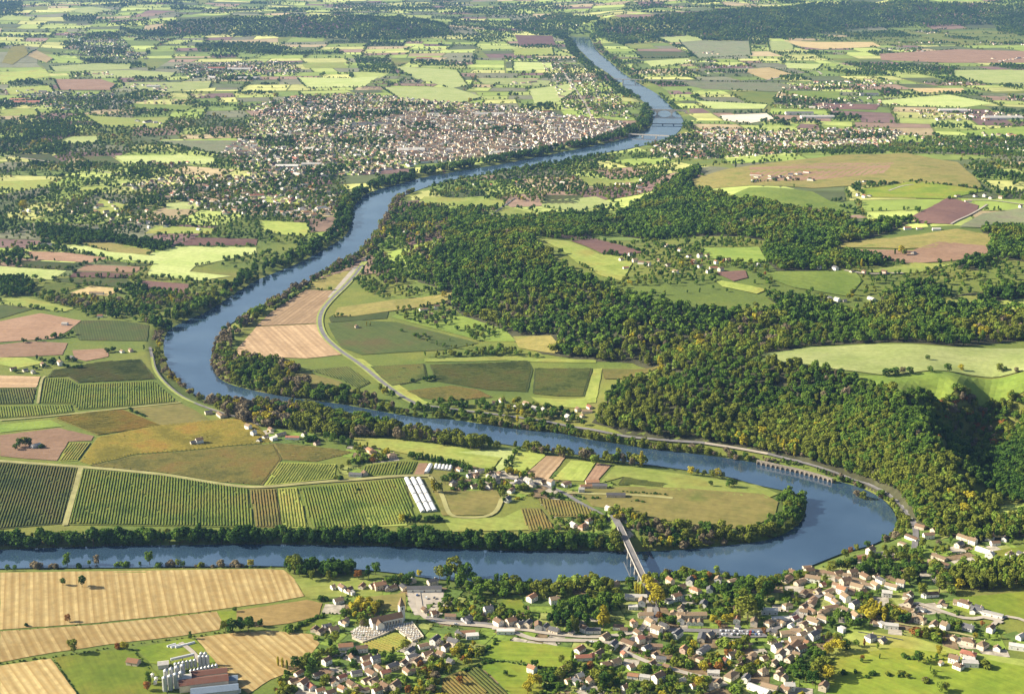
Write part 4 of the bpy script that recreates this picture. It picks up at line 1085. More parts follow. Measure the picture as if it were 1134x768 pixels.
RPOLY.append((onplane([(683, 576), (686.5, 583), (714, 642), (716, 647)], 12.5), 11))
RSMALL = [(L, w, L.min(0) - 10, L.max(0) + 10) for L, w in RPOLY]
def free(P, fields=True, roads=True, river=2.0, houses=0.0):
    ok = np.ones(len(P), bool)
    if fields:
        for lo, hi, poly in FB:
            s = ok & (P[:, 0] > lo[0]) & (P[:, 0] < hi[0]) & (P[:, 1] > lo[1]) & (P[:, 1] < hi[1])
            if s.any(): ix = np.where(s)[0]; ok[ix[pip(P[ix], poly)]] = False
    if roads:
        for L, w, lo, hi in RSMALL:
            s = ok & (P[:, 0] > lo[0]) & (P[:, 0] < hi[0]) & (P[:, 1] > lo[1]) & (P[:, 1] < hi[1])
            if s.any(): ix = np.where(s)[0]; ok[ix[segdist(P[ix], L, False) < w / 2 + 2.5]] = False
    ix = np.where(ok)[0]
    if len(ix):
        ok[ix[rsd(P[ix]) < river]] = False
    if houses and len(HXY):
        ix = np.where(ok)[0]
        for i in range(0, len(ix), 4000):
            j = ix[i:i + 4000]
            dm = np.sqrt(((P[j][:, None] - HXY[None, :, :2]) ** 2).sum(2)) - HXY[None, :, 2]
            ok[j[dm.min(1) < houses]] = False
    return ok

POOL = {}      # name -> [label, rows]; row = x,y,h,wfac,form,species,candidate
def add(name, label, P, H, forms, mix, cand=False, wf=(.72, 1.35)):
    ks, ws = mixture(mix); fk, fw = mixture(forms)
    fmap = {'B': 'broad', 'T': 'tall', 'P': 'poplar', 'C': 'conifer', 'S': 'bush'}
    # species vary in patches as well as from tree to tree
    r = RNG.random(len(P)) * .42 + .58 * np.clip((vnoise(P[:, 0] / 70 + 500, P[:, 1] / 90 + 500, 17) - .2) / .6, 0, .999)
    sp = np.array(ks)[np.searchsorted(np.cumsum(ws), np.clip(r, 0, .9999))]
    fo = np.array([fmap[x] for x in RNG.choice(fk, len(P), p=fw)])
    W = RNG.uniform(*wf, len(P))
    POOL.setdefault(name, [label, []])[1] += [(P[i, 0], P[i, 1], H[i], W[i], fo[i], sp[i], cand) for i in range(len(P))]

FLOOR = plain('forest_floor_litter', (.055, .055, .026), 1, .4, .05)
def area(name, label, poly, step, h, mix, forms='B6 T4', mask=0.0, floor=False, cand=False, far=0.0, mscale=60, houses=0.0, world=None, **kw):
    W = ground(px(poly)) if world is None else np.array(world, float)
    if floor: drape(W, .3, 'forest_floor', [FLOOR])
    lo, hi = W.min(0), W.max(0)
    st = step * (1 + far * max(0, W[:, 1].mean() - 3000) / 3000)
    xs = np.arange(lo[0], hi[0], st); ys = np.arange(lo[1], hi[1], st)
    X, Y = np.meshgrid(xs, ys); P = np.stack([X.ravel(), Y.ravel()], 1) + RNG.uniform(-.48, .48, (X.size, 2)) * st
    P = P[pip(P, W)]
    if mask and len(P): P = P[vnoise(P[:, 0] / mscale + 900, P[:, 1] / mscale + 900, 23) + RNG.normal(0, .12, len(P)) > mask]
    if len(P): P = P[free(P, houses=houses, **kw)]
    if not len(P): return
    H = RNG.uniform(*h, len(P)) * (1 + far * .25 * np.clip((P[:, 1] - 3000) / 3000, 0, 2))
    add(name, label, P, H, forms, mix, cand)

def line(name, label, pts, width, step, h, mix, forms='B6 T4', cand=False, world=None, houses=3.0, river=1.0, fields=False):
    L = ground(px(pts)) if world is None else world
    seg = np.linalg.norm(np.diff(L, axis=0), axis=1); s = np.concatenate([[0], np.cumsum(seg)])
    n = max(1, int(s[-1] / step * max(1, width / step * .8)))
    u = RNG.uniform(0, s[-1], n) if width > step else np.linspace(0, s[-1], n, endpoint=False) + RNG.uniform(-.3, .3, n) * step
    u = np.clip(u, 0, s[-1] - 1e-3)
    k = np.clip(np.searchsorted(s, u, 'right') - 1, 0, len(seg) - 1); f = (u - s[k]) / np.maximum(seg[k], 1e-6)
    d = (L[k + 1] - L[k]) / np.maximum(seg[k], 1e-6)[:, None]
    P = L[k] + (L[k + 1] - L[k]) * f[:, None] + np.stack([-d[:, 1], d[:, 0]], 1) * RNG.uniform(-.5, .5, (n, 1)) * width
    P = P[free(P, fields=fields, river=river, houses=houses)]
    if len(P): add(name, label, P, RNG.uniform(*h, len(P)), forms, mix, cand)

def many(segs, width, step, h, mix, fields=False, houses=3.0):
    """trees along a lot of short straight edges at once"""
    PP, HH = [], []
    for a, b, wd, st, h1 in segs:
        L = np.linalg.norm(b - a); n = max(1, int(L / st)); t = RNG.random((n, 1)); e = (b - a) / max(L, 1e-6)
        PP.append(a + (b - a) * t + np.array([-e[1], e[0]]) * RNG.uniform(-.5, .5, (n, 1)) * wd); HH.append(RNG.uniform(h[0], h1, n))
    P, H = np.concatenate(PP), np.concatenate(HH)
    ok = free(P, fields=fields, houses=houses)
    add(CT, CTL, P[ok], H[ok], 'B6 T4', mix)
# ------------------------------------------------------------------ where trees stand
RB = 'riverbank_trees'; RBL = 'continuous belt of riverside trees lining both banks of the river'
WD = 'hillside_woodland'; WDL = 'dense green oak wood covering the hills along the river valley'
DK = 'd4 m4 o2.4 g.7 b.4 y.12'
AUT = 'r.15 b.7 d2 m3 o3.8 g1.3 y.5'
area(WD, WDL, "425,252 445,228 470,226 520,240 500,262 478,290 462,312 430,318 408,300 410,278", 12.5, (9, 17), 'o3 y.4 b1 d1.4 m2.6 g.8', mask=.38, mscale=70)
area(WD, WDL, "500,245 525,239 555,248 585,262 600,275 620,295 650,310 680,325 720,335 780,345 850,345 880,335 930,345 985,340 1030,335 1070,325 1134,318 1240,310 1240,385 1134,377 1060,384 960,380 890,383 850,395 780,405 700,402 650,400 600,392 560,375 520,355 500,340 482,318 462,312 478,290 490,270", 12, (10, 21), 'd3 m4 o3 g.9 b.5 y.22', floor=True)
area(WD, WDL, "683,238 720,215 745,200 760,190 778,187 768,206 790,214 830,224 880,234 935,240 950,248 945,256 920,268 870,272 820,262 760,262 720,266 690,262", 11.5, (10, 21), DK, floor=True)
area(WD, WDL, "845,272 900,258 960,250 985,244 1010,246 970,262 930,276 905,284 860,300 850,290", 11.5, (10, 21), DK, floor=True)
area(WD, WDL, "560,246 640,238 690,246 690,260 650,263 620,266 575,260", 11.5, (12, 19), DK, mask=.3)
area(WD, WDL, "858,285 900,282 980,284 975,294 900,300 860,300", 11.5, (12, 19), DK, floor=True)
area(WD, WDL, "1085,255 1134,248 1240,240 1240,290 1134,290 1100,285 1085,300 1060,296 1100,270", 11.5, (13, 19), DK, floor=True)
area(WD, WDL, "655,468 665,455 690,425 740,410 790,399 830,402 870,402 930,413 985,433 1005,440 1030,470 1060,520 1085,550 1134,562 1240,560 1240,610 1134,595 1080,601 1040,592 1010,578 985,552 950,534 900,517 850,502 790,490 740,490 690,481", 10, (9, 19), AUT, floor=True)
area(WD, WDL, "760,470 850,440 930,430 990,440 1020,470 1040,500 1060,540 1080,560 1080,600 1040,592 1010,578 985,552 950,534 900,517 850,502 790,490 740,490", 8.5, (8, 19), AUT)
area(WD, WDL, "850,470 930,452 990,460 1022,482 1040,510 1056,550 1064,590 1040,592 1010,578 985,552 950,534 900,517 850,502", 8.5, (10, 16), AUT)
area(RB, RBL, "568,476 640,483 690,493 760,503 800,508 842,512 842,507 780,497 700,490 640,480 568,472", 8, (6, 12), 'm3 o3 b1.5 d1.5', mask=.22)
area(WD, WDL, '', 10, (9, 17), 'd4 m3 o1.5 r.3 b.6 g.6', mask=.06, world=[(545, 1930), (575, 1850), (575, 1760), (590, 1690), (620, 1620), (760, 1600), (830, 1800), (790, 1900), (735, 1940), (640, 1950)])
line(WD, WDL, "790,487 850,497 905,509 950,527 985,543 1002,560 1016,585", 16, 5, (7, 14), 'o3 m3 b1 y.5')
line(WD, WDL, "845,508 900,519 940,533 972,546 990,562 1002,580", 5, 5, (4, 8), 'o3 m2 b1.5')
area(WD, WDL, "1005,440 1040,431 1134,432 1240,430 1240,560 1134,562 1100,548 1060,520 1030,470", 10.5, (10, 17), 'd4 m3 o1.5 r.4 b.8 g.6', mask=.10)
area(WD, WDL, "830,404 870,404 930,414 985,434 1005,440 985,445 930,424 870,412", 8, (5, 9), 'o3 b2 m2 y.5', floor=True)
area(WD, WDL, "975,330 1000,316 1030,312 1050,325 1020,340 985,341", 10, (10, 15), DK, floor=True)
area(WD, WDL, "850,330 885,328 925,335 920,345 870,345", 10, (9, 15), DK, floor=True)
FW = 'distant_woodland'; FWL = 'far blue green woods on the scarps beyond the town'
FD = 'd5 m3 o1.2'
area(FW, FWL, "655,30 700,22 760,16 800,12 900,4 1000,2 1134,6 1300,6 1300,24 1134,26 1060,29 950,32 880,42 800,46 720,48 690,52 665,44", 24, (15, 24), FD)
area(FW, FWL, "165,38 185,26 260,19 340,19 420,20 490,27 505,40 430,46 350,43 250,40 185,41", 24, (15, 24), FD)
area(FW, FWL, "560,26 620,15 660,20 668,42 630,47 600,42 575,34", 26, (14, 22), FD)
area(FW, FWL, "130,32 180,36 185,42 150,40", 22, (12, 20), FD)
area(FW, FWL, "0,2 25,3 25,14 0,16", 30, (14, 22), FD)
area(FW, FWL, "215,50 290,48 330,56 280,60 220,58", 24, (12, 20), FD)
area(FW, FWL, "1100,18 1250,18 1250,40 1134,40 1105,36", 24, (12, 20), FD)
area(FW, FWL, "300,3 470,5 490,14 420,14 300,12", 40, (14, 22), FD, mask=.4, mscale=300)
area(FW, FWL, "480,4 620,3 640,12 560,18 500,14", 40, (14, 22), FD, mask=.5, mscale=300)
area(FW, FWL, "100,2 200,2 210,10 120,9", 40, (14, 22), FD, mask=.4, mscale=300)
area(FW, FWL, "680,1 800,0 900,-1 860,3 700,8", 40, (14, 22), FD, mask=.45, mscale=300)
area(FW, FWL, "850,42 930,36 1000,34 1000,42 930,46 870,45", 26, (12, 18), FD, mask=.35, mscale=160)
area(FW, FWL, "700,36 850,38 850,45 720,46", 26, (12, 18), FD, mask=.3, mscale=160)
area(FW, FWL, "935,70 1010,72 1060,76 1050,84 960,80", 22, (10, 16), FD)
area(FW, FWL, "390,62 430,66 440,76 470,88 450,84 400,80", 20, (10, 16), FD, mask=.3)
area(FW, FWL, "500,22 570,24 580,38 540,48 500,44", 26, (12, 18), FD, mask=.35, mscale=160)
CT = 'countryside_trees'; CTL = 'scattered hedgerow trees and copses between fields and suburbs'
GEN = 'd4 m4 o2 g.5 y.3 r.2 b.5'
area(CT, CTL, "42,250 110,258 190,271 187,279 120,273 70,271 40,263", 10, (10, 15), 'd6 m2')
area(CT, CTL, "0,308 22,306 40,318 30,328 0,330", 10, (10, 15), 'd5 m3')
area(CT, CTL, "-60,190 120,182 250,180 380,195 392,230 384,258 360,272 300,300 240,340 180,366 168,352 110,358 85,345 0,330 -60,330", 16, (6, 13), GEN, mask=.40, mscale=110, houses=4)
area(CT, CTL, "25,318 60,325 100,330 165,340 180,352 168,362 120,352 60,345 40,338", 11, (8, 14), 'd2 m2 o2 b1.5 y.8', mask=.25)
area(CT, CTL, "130,316 200,322 235,330 205,352 160,345 145,330", 12, (9, 14), 'd3 m2 o1 b.6 y.4', mask=.25)
area(CT, CTL, "-60,112 130,108 280,118 275,190 200,192 0,192 -60,192", 19, (7, 14), GEN, mask=.42, mscale=150)
area(CT, CTL, "0,140 60,132 90,145 70,170 0,172", 15, (9, 15), 'd6 m2 y.4', mask=.3)
area(CT, CTL, "560,188 620,180 700,170 760,172 740,196 700,214 680,236 560,244 500,238 470,228 480,206", 17, (7, 14), GEN, mask=.40, mscale=120)
area(CT, CTL, "720,262 860,270 850,302 860,325 700,330 670,314 690,270", 14, (6, 12), GEN, mask=.40, mscale=60, houses=3)
area(CT, CTL, "860,290 1134,270 1134,340 980,340 880,325", 17, (7, 13), GEN, mask=.44, mscale=90, houses=4)
area(CT, CTL, "780,178 1134,166 1200,166 1200,225 1134,225 1000,200 800,190", 26, (7, 13), GEN, mask=.55, mscale=150, houses=4)
area(CT, CTL, "720,160 1134,150 1250,150 1250,170 1134,172 860,176 760,180", 20, (8, 14), GEN, mask=.4, mscale=150)
area(CT, CTL, "430,345 500,335 570,366 535,380 450,355", 12, (6, 12), AUT, mask=.40, houses=3, fields=False)
for t in ("8,413 30,411 50,407 60,401 75,399 90,403", "118,391 130,389 150,390 166,387", "22,380 40,378 55,374 75,373 90,368", "40,398 66,406 90,408"):
    line(CT, CTL, t, 9, 6.5, (5, 10), 'd4 m3 o1 b.5')
area(CT, CTL, "440,366 530,384 500,388 470,380", 11, (5, 9), AUT, mask=.4, fields=False)
area(CT, CTL, "470,395 560,385 600,398 560,394 520,398 480,402", 9, (7, 12), DK, mask=.15)
area(CT, CTL, "420,318 480,320 500,326 440,331 425,330", 12, (7, 12), AUT, mask=.4)
area(CT, CTL, "385,300 430,318 425,332 400,322", 12, (8, 12), DK, mask=.3)
# band of riverside trees
ABK = 'd1.2 m2.2 o3.2 b2.2 y.9 g.4'
line(RB, RBL, "728,112 718,122 712,140 690,150 650,160 590,171 530,182 470,192 420,206 393,220 384,236 380,258 364,270 326,290 298,302 276,312 250,327 226,343 200,354 178,366", 46, 12, (14, 22), 'd6 m2 o.8')
line(RB, RBL, "178,366 174,385 178,404 194,424 214,438 236,449", 14, 9, (8, 13), 'm1 o2 b2 y1')
line(RB, RBL, "470,203 440,222 424,250 405,282 385,292 350,308 315,330 280,352 258,366 248,384 244,402 250,414", 30, 10, (11, 17), 'm1.5 o2 b4 d1')
area(RB, RBL, "242,410 256,396 300,400 340,412 350,430 395,437 425,447 440,457 400,451 350,446 300,438 256,427", 10, (11, 20), ABK)
area(RB, RBL, "418,430 470,446 520,446 560,446 570,470 540,468 500,462 440,457", 10, (8, 14), 'd3 m2 o1.5 y.6', mask=.2, houses=3)
area(RB, RBL, "568,446 600,450 640,460 655,476 640,480 600,474 568,470", 10, (8, 14), 'd3 m2 o2 y1.2', mask=.2, houses=3)
area(RB, RBL, "236,449 270,451 310,453 350,459 390,466 440,477 500,487 530,493 568,500 568,505 500,495 440,488 428,495 400,490 350,482 300,474 250,464", 9.5, (13, 22), 'm2 o4 b2 y.7 d.6 g.5', mask=.05, houses=3, roads=False)
line(RB, RBL, "568,497 600,501 640,507 680,512 715,516", 12, 7, (11, 18), 'm2 o3 b2 y1')
line(RB, RBL, "560,473 620,480 690,491 760,502 800,507 840,511", 8, 7, (6, 12), 'm3 o3 b1.5 d2')
line(RB, RBL, "930,532 960,544 985,560 1000,577 998,592 980,601", 14, 6, (6, 12), 'o3 m2 b2 y1', cand=True)
line(RB, RBL, "728,104 745,118 752,124", 20, 14, (9, 15), 'd4 m2')
line(RB, RBL, "658,46 664,57 678,67 690,78 700,84 716,95", 60, 20, (10, 18), 'd3 m2 b3')
line(RB, RBL, "630,46 634,56 645,67 655,76 670,88 684,98 702,110", 70, 20, (11, 18), 'd6 m2')
def bank(name, label, pts, dy, width, step, h, mix, cand=False):
    line(name, label, '', width, step, h, mix, world=onplane(px(pts), 0.0) + (0, dy), cand=cand, river=.5)
bank(RB, RBL, "860,517 800,506 760,501 720,497 690,492 650,486 620,479 568,475 540,470 500,464 470,463 440,459 390,449 355,444 320,440 284,433 255,426", 5, 8, 6, (6, 13), 'm3 o3 b1.5 d2')
bank(RB, RBL, "240,375 234,390 234,405 240,418 255,426", 4, 8, 7, (7, 13), 'o2 b3 m1')
bank(RB, RBL, "893,567 885,580 868,592 845,599 800,604 760,608 715,610", 5, 7, 5.5, (7, 13), 'm2 o3 b1 d1', True)
NR = 'near_bank_tree_row'; NRL = 'dark tree row on the far bank of the nearest river reach'
line(NR, NRL, "-60,608.5 0,606.5 60,604.5 120,602.5 200,601.5 284,600.5 360,601.5 430,602.5 500,604 568,608 640,607.5 690,609", 16, 6, (15, 23), 'd7 m2 o.6', 'B6 T4', cand=True)
bank(NR, NRL, "690,611 640,609 568,610 480,606 430,604 360,603 284,602 200,603 120,604 60,606 0,608 -150,613", 6, 9, 5.5, (11, 19), 'd7 m2 o.5', True)
line(NR, NRL, "-60,601 60,596 200,592 360,592 500,595 600,598", 6, 9, (7, 12), 'd4 m3 o2', cand=True)
area(NR, NRL, "702,581 760,588 830,592 868,574 862,553 878,549 891,556 884,579 848,597 800,602 760,606 712,609", 9, (11, 18), 'm2 o3.4 b1 d1.6 y.4', cand=True)
area(NR, NRL, "600,573 650,577 690,592 690,600 620,598 590,590", 10, (6, 11), 'm2 o2 d1', mask=.4, houses=3)
SB = 'village_trees'; SBL = 'trees and garden shrubs filling the near village between its houses'
area(SB, SBL, "316,632 345,628 390,632 396,642 360,644 330,642", 8, (13, 18), 'd5 m3 o1', cand=True)
area(SB, SBL, "428,644 462,646 462,654 432,652", 9, (8, 12), 'd3 m3 o1', cand=True, houses=2)
area(SB, SBL, "480,646 530,648 600,650 640,648 700,646 706,655 690,664 640,667 600,664 560,662 530,660 500,656", 9.5, (11, 18), 'd2 m3 o3 g1 y.5', cand=True, houses=3)
area(SB, SBL, "620,668 690,664 684,676 668,690 660,704 640,706 622,700 606,690", 9.5, (12, 18), 'd4 m3 o1.5', cand=True, houses=3)
area(SB, SBL, "1056,632 1134,624 1200,622 1200,650 1134,652 1080,656 1048,648", 6.5, (15, 18), 'o4 g3 y.8', 'T5 P3', cand=True)
area(SB, SBL, "925,622 1000,606 1050,606 1060,625 1046,645 1010,645 965,640 940,632", 10, (7, 14), 'd3 m3 o3 y.5', cand=True, mask=.22, houses=3)
area(SB, SBL, "1000,575 1060,596 1134,594 1240,600 1240,612 1100,608 1060,604 1010,600", 10, (7, 12), 'd2 m3 o3 b.7', mask=.25, houses=4)
area(SB, SBL, "800,660 850,648 858,668 850,686 820,680 806,672", 9, (9, 14), 'd3 m3 o2', cand=True, mask=.2, houses=3)
area(SB, SBL, "960,672 1000,680 1010,694 975,690 955,684", 9, (9, 14), 'm2 o2 y2 d1', cand=True, houses=3)
area(SB, SBL, "900,680 945,676 960,690 945,702 915,698", 9, (8, 13), 'd4 m3 o1 y.6', cand=True, houses=3)
GARD = 'd3 m3 o2.4 g1.4 y1 r.5 b.4'
for poly, mk in (("320,735 345,728 385,712 450,725 500,745 490,790 300,790 305,752", .40), ("380,680 410,676 404,696 360,706 345,712 345,700 372,690", .42), ("440,715 500,705 540,720 528,738 470,745 445,735", .42),
                 ("480,660 560,668 600,685 590,700 540,692 490,686", .42), ("560,735 620,742 650,725 690,735 800,752 900,765 900,800 560,800", .45), ("640,700 720,705 800,715 870,720 880,750 780,745 690,725 645,722", .45),
                 ("715,640 800,636 840,645 800,690 730,690 705,668", .42), ("850,640 960,640 1000,660 1010,675 900,690 860,690 850,670", .60), ("1010,690 1060,690 1080,704 1040,716 1000,705", .45), ("1060,700 1140,712 1140,725 1060,715", .62),
                 ("790,715 880,705 915,730 905,770 850,775 800,745", .48), ("930,725 1050,735 1100,760 920,775", .80), ("960,700 1040,708 1040,722 960,716", .72), ("500,520 590,520 590,550 500,550", .5), ("560,530 680,545 680,560 560,556", .66), ("640,560 720,570 700,590 640,585", .45), ("390,492 430,498 430,512 395,512", .3),
                 ("292,478 350,486 350,494 300,490", .5)):
    area(SB, SBL, poly, 6.8, (3.5, 10.5), GARD, 'B6 T2 S3', mask=mk - .17, mscale=28, cand=True, houses=1.5)
# hedges and rows
for pts, w, st, h, mx, fm in (("455,507 470,509 490,513 512,518 526,523", 4, 4.5, (9, 13), 'd4 m4', 'C2 B2'), ("442,574 470,577 492,576", 6, 4, (6, 10), 'd4 m2', 'B1'),
    ("928,745 960,748 992,747 1020,752 1038,758", 7, 5, (3, 6), 'd3 o2 b2', 'B1 S2'), ("1000,728 1030,730 1058,733", 5, 5, (3, 6), 'd4 m2', 'B1 S2'),
    ("530,727 555,706", 4, 3, (3.4, 4.2), 'd6', 'S1'), ("506,744 546,732", 4, 3, (3, 4), 'd6', 'S1'), ("546,731 575,735 612,743 632,744", 3, 4, (1.6, 2.8), 'd5 m2', 'S1'), ("326,697 352,684 362,680", 4, 4, (3, 5), 'd4 m1', 'S1'),
    ("0,699 100,691 170,685 240,676", 2, 9, (.8, 1.6), 'o2 d1', 'S1'), ("0,735 60,727 130,716 215,705 262,697", 3, 6, (1.2, 2.6), 'd3 o3', 'S1'), ("60,731 90,772", 2, 4, (1, 2), 'd3', 'S1'), ("147,719 168,742", 2, 4, (1.2, 2), 'd3', 'S1'),
    ("40,628 200,628 320,628", 5, 7, (2, 5), 'o3 b2 m2', 'S1 B1'), ("262,690 290,692", 8, 6, (6, 12), 'd4', 'B1'), ("600,549 640,551 720,556", 4, 8, (2, 5), 'd4 o1', 'S1'), ("690,545 740,548", 3, 5, (2.5, 4), 'd5', 'S1'), ("575,498 560,520 566,526", 8, 8, (5, 9), 'd2 m3 o1', 'B1'),
    ("700,566 722,580 740,590", 8, 8, (4, 8), 'm2 o2', 'B1'), ("140,452 152,458 164,462", 4, 6, (2.5, 5), 'd4', 'S1'), ("452,424 478,421 478,417", 8, 7, (6, 10), 'd4 m2', 'B1'), ("362,640 380,636", 6, 7, (6, 9), 'm3', 'B1')):
    line(SB, SBL, pts, w, st, h, mx, fm, cand=h[1] > 5, houses=1.5, river=0)
# hedges on the edges of farther fields, then of the parcels of the plain
area(CT, CTL, "1150,300 1420,290 1420,700 1180,700 1150,600", 19, (8, 16), GEN, mask=.42, mscale=110)
area(CT, CTL, "1150,150 1420,150 1420,300 1150,300", 26, (8, 15), GEN, mask=.45, mscale=140)
area(CT, CTL, "-330,190 -60,190 -40,600 -330,600", 20, (7, 14), GEN, mask=.5, mscale=110)
segs = []
for W in FPOLY:
    if W[:, 1].mean() < 2600: continue
    for i in range(len(W)):
        if RNG.random() < .34: segs.append((W[i], W[(i + 1) % len(W)], 7, 9, 10))
many(segs, 6, 11, (5, 10), 'd5 m3 o1 b.6')
segs, WP, VP = [], [], []
for q, kd in zip(PARCELS, PKIND):
    c_ = q.mean(0)
    u, v, s_ = proj(c_[0], c_[1], 8.0)
    if not (-160 < u < 1300 and -20 < v < 330): continue
    D = c_[1]
    if kd == 'field':
        for i in range(4):
            if RNG.random() < .36: segs.append((q[i], q[(i + 1) % 4], 10 + D * .0016, 9 + D * .0018, 10 + D * .0007))
    else:
        lo, hi = q.min(0), q.max(0); st = (13 if kd == 'wood' else 22) + D * .0012
        X, Y = np.meshgrid(np.arange(lo[0], hi[0], st), np.arange(lo[1], hi[1], st)); P = np.stack([X.ravel(), Y.ravel()], 1) + RNG.uniform(-.45, .45, (X.size, 2)) * st
        if len(P): (WP if kd == 'wood' else VP).append(P[pip(P, q)])
many(segs, 8, 10, (6, 10), GEN, fields=True, houses=2)
for G, mx in ((WP, 'd6 m2 o.6'), (VP, GEN)):
    P = np.concatenate(G); P = P[free(P)]; add(CT, CTL, P, RNG.uniform(8, 15 + P[:, 1] * .0005), 'B6 T4', mx)
segs = []
for q in GPLOTS:
    c_ = q.mean(0)[None]
    if not any(pip(c_, W)[0] for W in VILL): continue
    for i in range(4):
        if RNG.random() < .32: segs.append((q[i], q[(i + 1) % 4], .8, 2.6, 3.2))
CTS = CT, CTL; CT, CTL = SB, SBL
many(segs, 1, 2.6, (1.4, 3), 'd5 m3 o1 y.3', fields=True, houses=.5); CT, CTL = CTS
line(RB, RBL, "845,514 880,521.5 915,531 930,535", 2, 9, (3, 6), 'm3 o3 b1', river=-8)
TOWNS = [  # outline | house spacing | tree spacing
 ("430,128 480,122 560,126 640,130 700,138 700,148 640,160 580,169 520,178 470,182 440,170 420,150", 21, 31),
 ("280,128 330,106 400,104 480,112 560,118 620,126 560,126 480,122 430,128 420,150 440,170 470,182 420,192 360,197 300,200 268,190 244,170 270,150", 26, 25),
 ("720,168 748,152 790,142 860,146 950,142 1000,146 990,160 900,166 860,172 780,176 720,174", 26, 26),
 ("1000,148 1060,156 1134,158 1200,160 1200,170 1050,164", 42, 30),
 ("130,206 200,196 290,196 350,206 388,216 376,236 350,242 290,242 240,236 180,218", 27, 22),
 ("20,102 130,104 150,112 130,122 60,122 20,116", 44, 26), ("195,72 290,68 300,84 240,90 200,84", 44, 30), ("70,36 130,40 165,66 110,66 80,54", 50, 28),
 ("60,225 130,222 180,238 200,256 120,252 80,240", 46, 22), ("560,196 640,196 640,210 560,212", 42, 24), ("270,120 330,106 300,128", 32, 26),
 ("600,66 650,76 690,112 700,132 640,128 610,100", 55, 24), ("1000,122 1060,120 1134,128 1134,134 1040,134", 46, 40), ("850,96 960,88 1000,92 960,100 880,100", 52, 32), ("300,68 330,70 330,84 290,84", 46, 30), ("960,108 860,112 900,122 1000,116", 60, 40),
]
for poly, hs, ts in TOWNS:
    area(CT, CTL, poly, ts, (6, 12), 'd5 m3 o1 y.4 r.5', fields=True)
TV, TF, TM = [], [], []
TP = []
for poly, hs, ts in TOWNS:
    P = inside_pts(poly, hs)
    if len(P): TP.append(np.column_stack([P, np.full(len(P), hs)]))
for q, kd in zip(PARCELS, PKIND):
    if kd == 'village':
        P = q.mean(0) + (q[RNG.integers(0, 4, 16)] - q.mean(0)) * RNG.random((16, 1)) * .9
        P = P[rsd(P) > 20]
        if len(P): TP.append(np.column_stack([P, np.full(len(P), 45)]))
TP = np.concatenate(TP); tz = hgt(TP[:, :2])
# a few scattered farms in the open country
for (x, y, hs), z in zip(TP, tz):
    dense = hs < 24
    L = RNG.uniform(9, 17) * (1.15 if dense else 1); W = RNG.uniform(7.5, 10.5); H = RNG.uniform(5, 9) if dense else RNG.uniform(3.2, 6)
    if RNG.random() < .06: L *= 2.4; W *= 1.5
    a = RNG.choice([.25, .25, 1.82]) + RNG.normal(0, .15) if dense else RNG.uniform(0, 3.14)
    ca, sa = math.cos(a), math.sin(a); x2, y2 = L / 2, W / 2; r = H + y2 * RNG.uniform(.45, .75)
    pt = [(-x2, -y2, -2), (x2, -y2, -2), (x2, y2, -2), (-x2, y2, -2), (-x2, -y2, H), (x2, -y2, H), (x2, y2, H), (-x2, y2, H), (-x2, 0, r), (x2, 0, r)]
    b = len(TV)
    TV += [(x + p * ca - q * sa, y + p * sa + q * ca, z + h) for p, q, h in pt]
    wm = int(RNG.choice([0, 0, 1, 1, 2])); rm = 3 + int(RNG.choice([0, 1, 1, 4, 3, 4, 1, 5] if dense else [0, 1, 1, 2, 3, 4, 4, 5]))
    for f in ((0, 1, 5, 4), (2, 3, 7, 6)): TF.append(tuple(b + k for k in f)); TM.append(wm)
    for f in ((1, 2, 6, 9, 5), (3, 0, 4, 8, 7)): TF.append(tuple(b + k for k in f)); TM.append(wm)
    for f in ((4, 5, 9, 8), (6, 7, 8, 9)): TF.append(tuple(b + k for k in f)); TM.append(rm)
me = mesh_np('town_houses', TV, TF)
for k in 'wcs': me.materials.append(WALLM[k])
for k in 'obrgtw': me.materials.append(ROOFM[k])
me.polygons.foreach_set('material_index', TM)
tag(link('town_houses', me), 'far town of many small pale houses crowding both banks of the river', 'town', kind='stuff')
# hall-sized sheds at the town's edges
SHEDS = [(318, 186, 70, 26, 'w', 'long pale warehouse, lowest of the sheds left of town', 0), (345, 184, 60, 24, 'w', 'second pale warehouse beside the lowest shed left of town', 0), (540, 128, 130, 30, 'w', 'large white factory hall above the town centre', 3), (412, 139, 150, 26, 'g', 'long dark roofed factory hall inside the town', 0),
         (455, 168, 90, 40, 'w', 'broad white market hall near the river side of town', 12), (552, 166, 70, 40, 't', 'square pale block on the town riverfront', 8), (1110, 132, 150, 40, 'w', 'huge pale warehouse in the far right plain', 2), (1055, 124, 110, 36, 'w', 'long white warehouse beside far right suburb', -4), (905, 131, 130, 30, 'w', 'long pale depot behind the right bank suburb', 0),
         (885, 127, 110, 30, 'g', 'grey depot roof behind the right bank suburb', 0), (265, 78, 120, 40, 'w', 'pale works hall on the far left plain', 0), (240, 77, 90, 36, 'r', 'reddish works hall on the far left plain', 0), (275, 88, 110, 40, 'w', 'white works hall nearest among far left halls', 0), (962, 106, 80, 30, 'g', 'dark roofed farm hall on the far right plain', 0),
         (170, 97, 60, 24, 'w', 'white farm hall on the bright far left meadow', 0), (30, 115, 110, 40, 'r', 'long reddish hall among the far left trees', 4), (22, 112, 80, 30, 'o', 'orange roofed hall among the far left trees', 4), (470, 66, 90, 30, 'r', 'small red roofed barn on the far central plain', 0)]
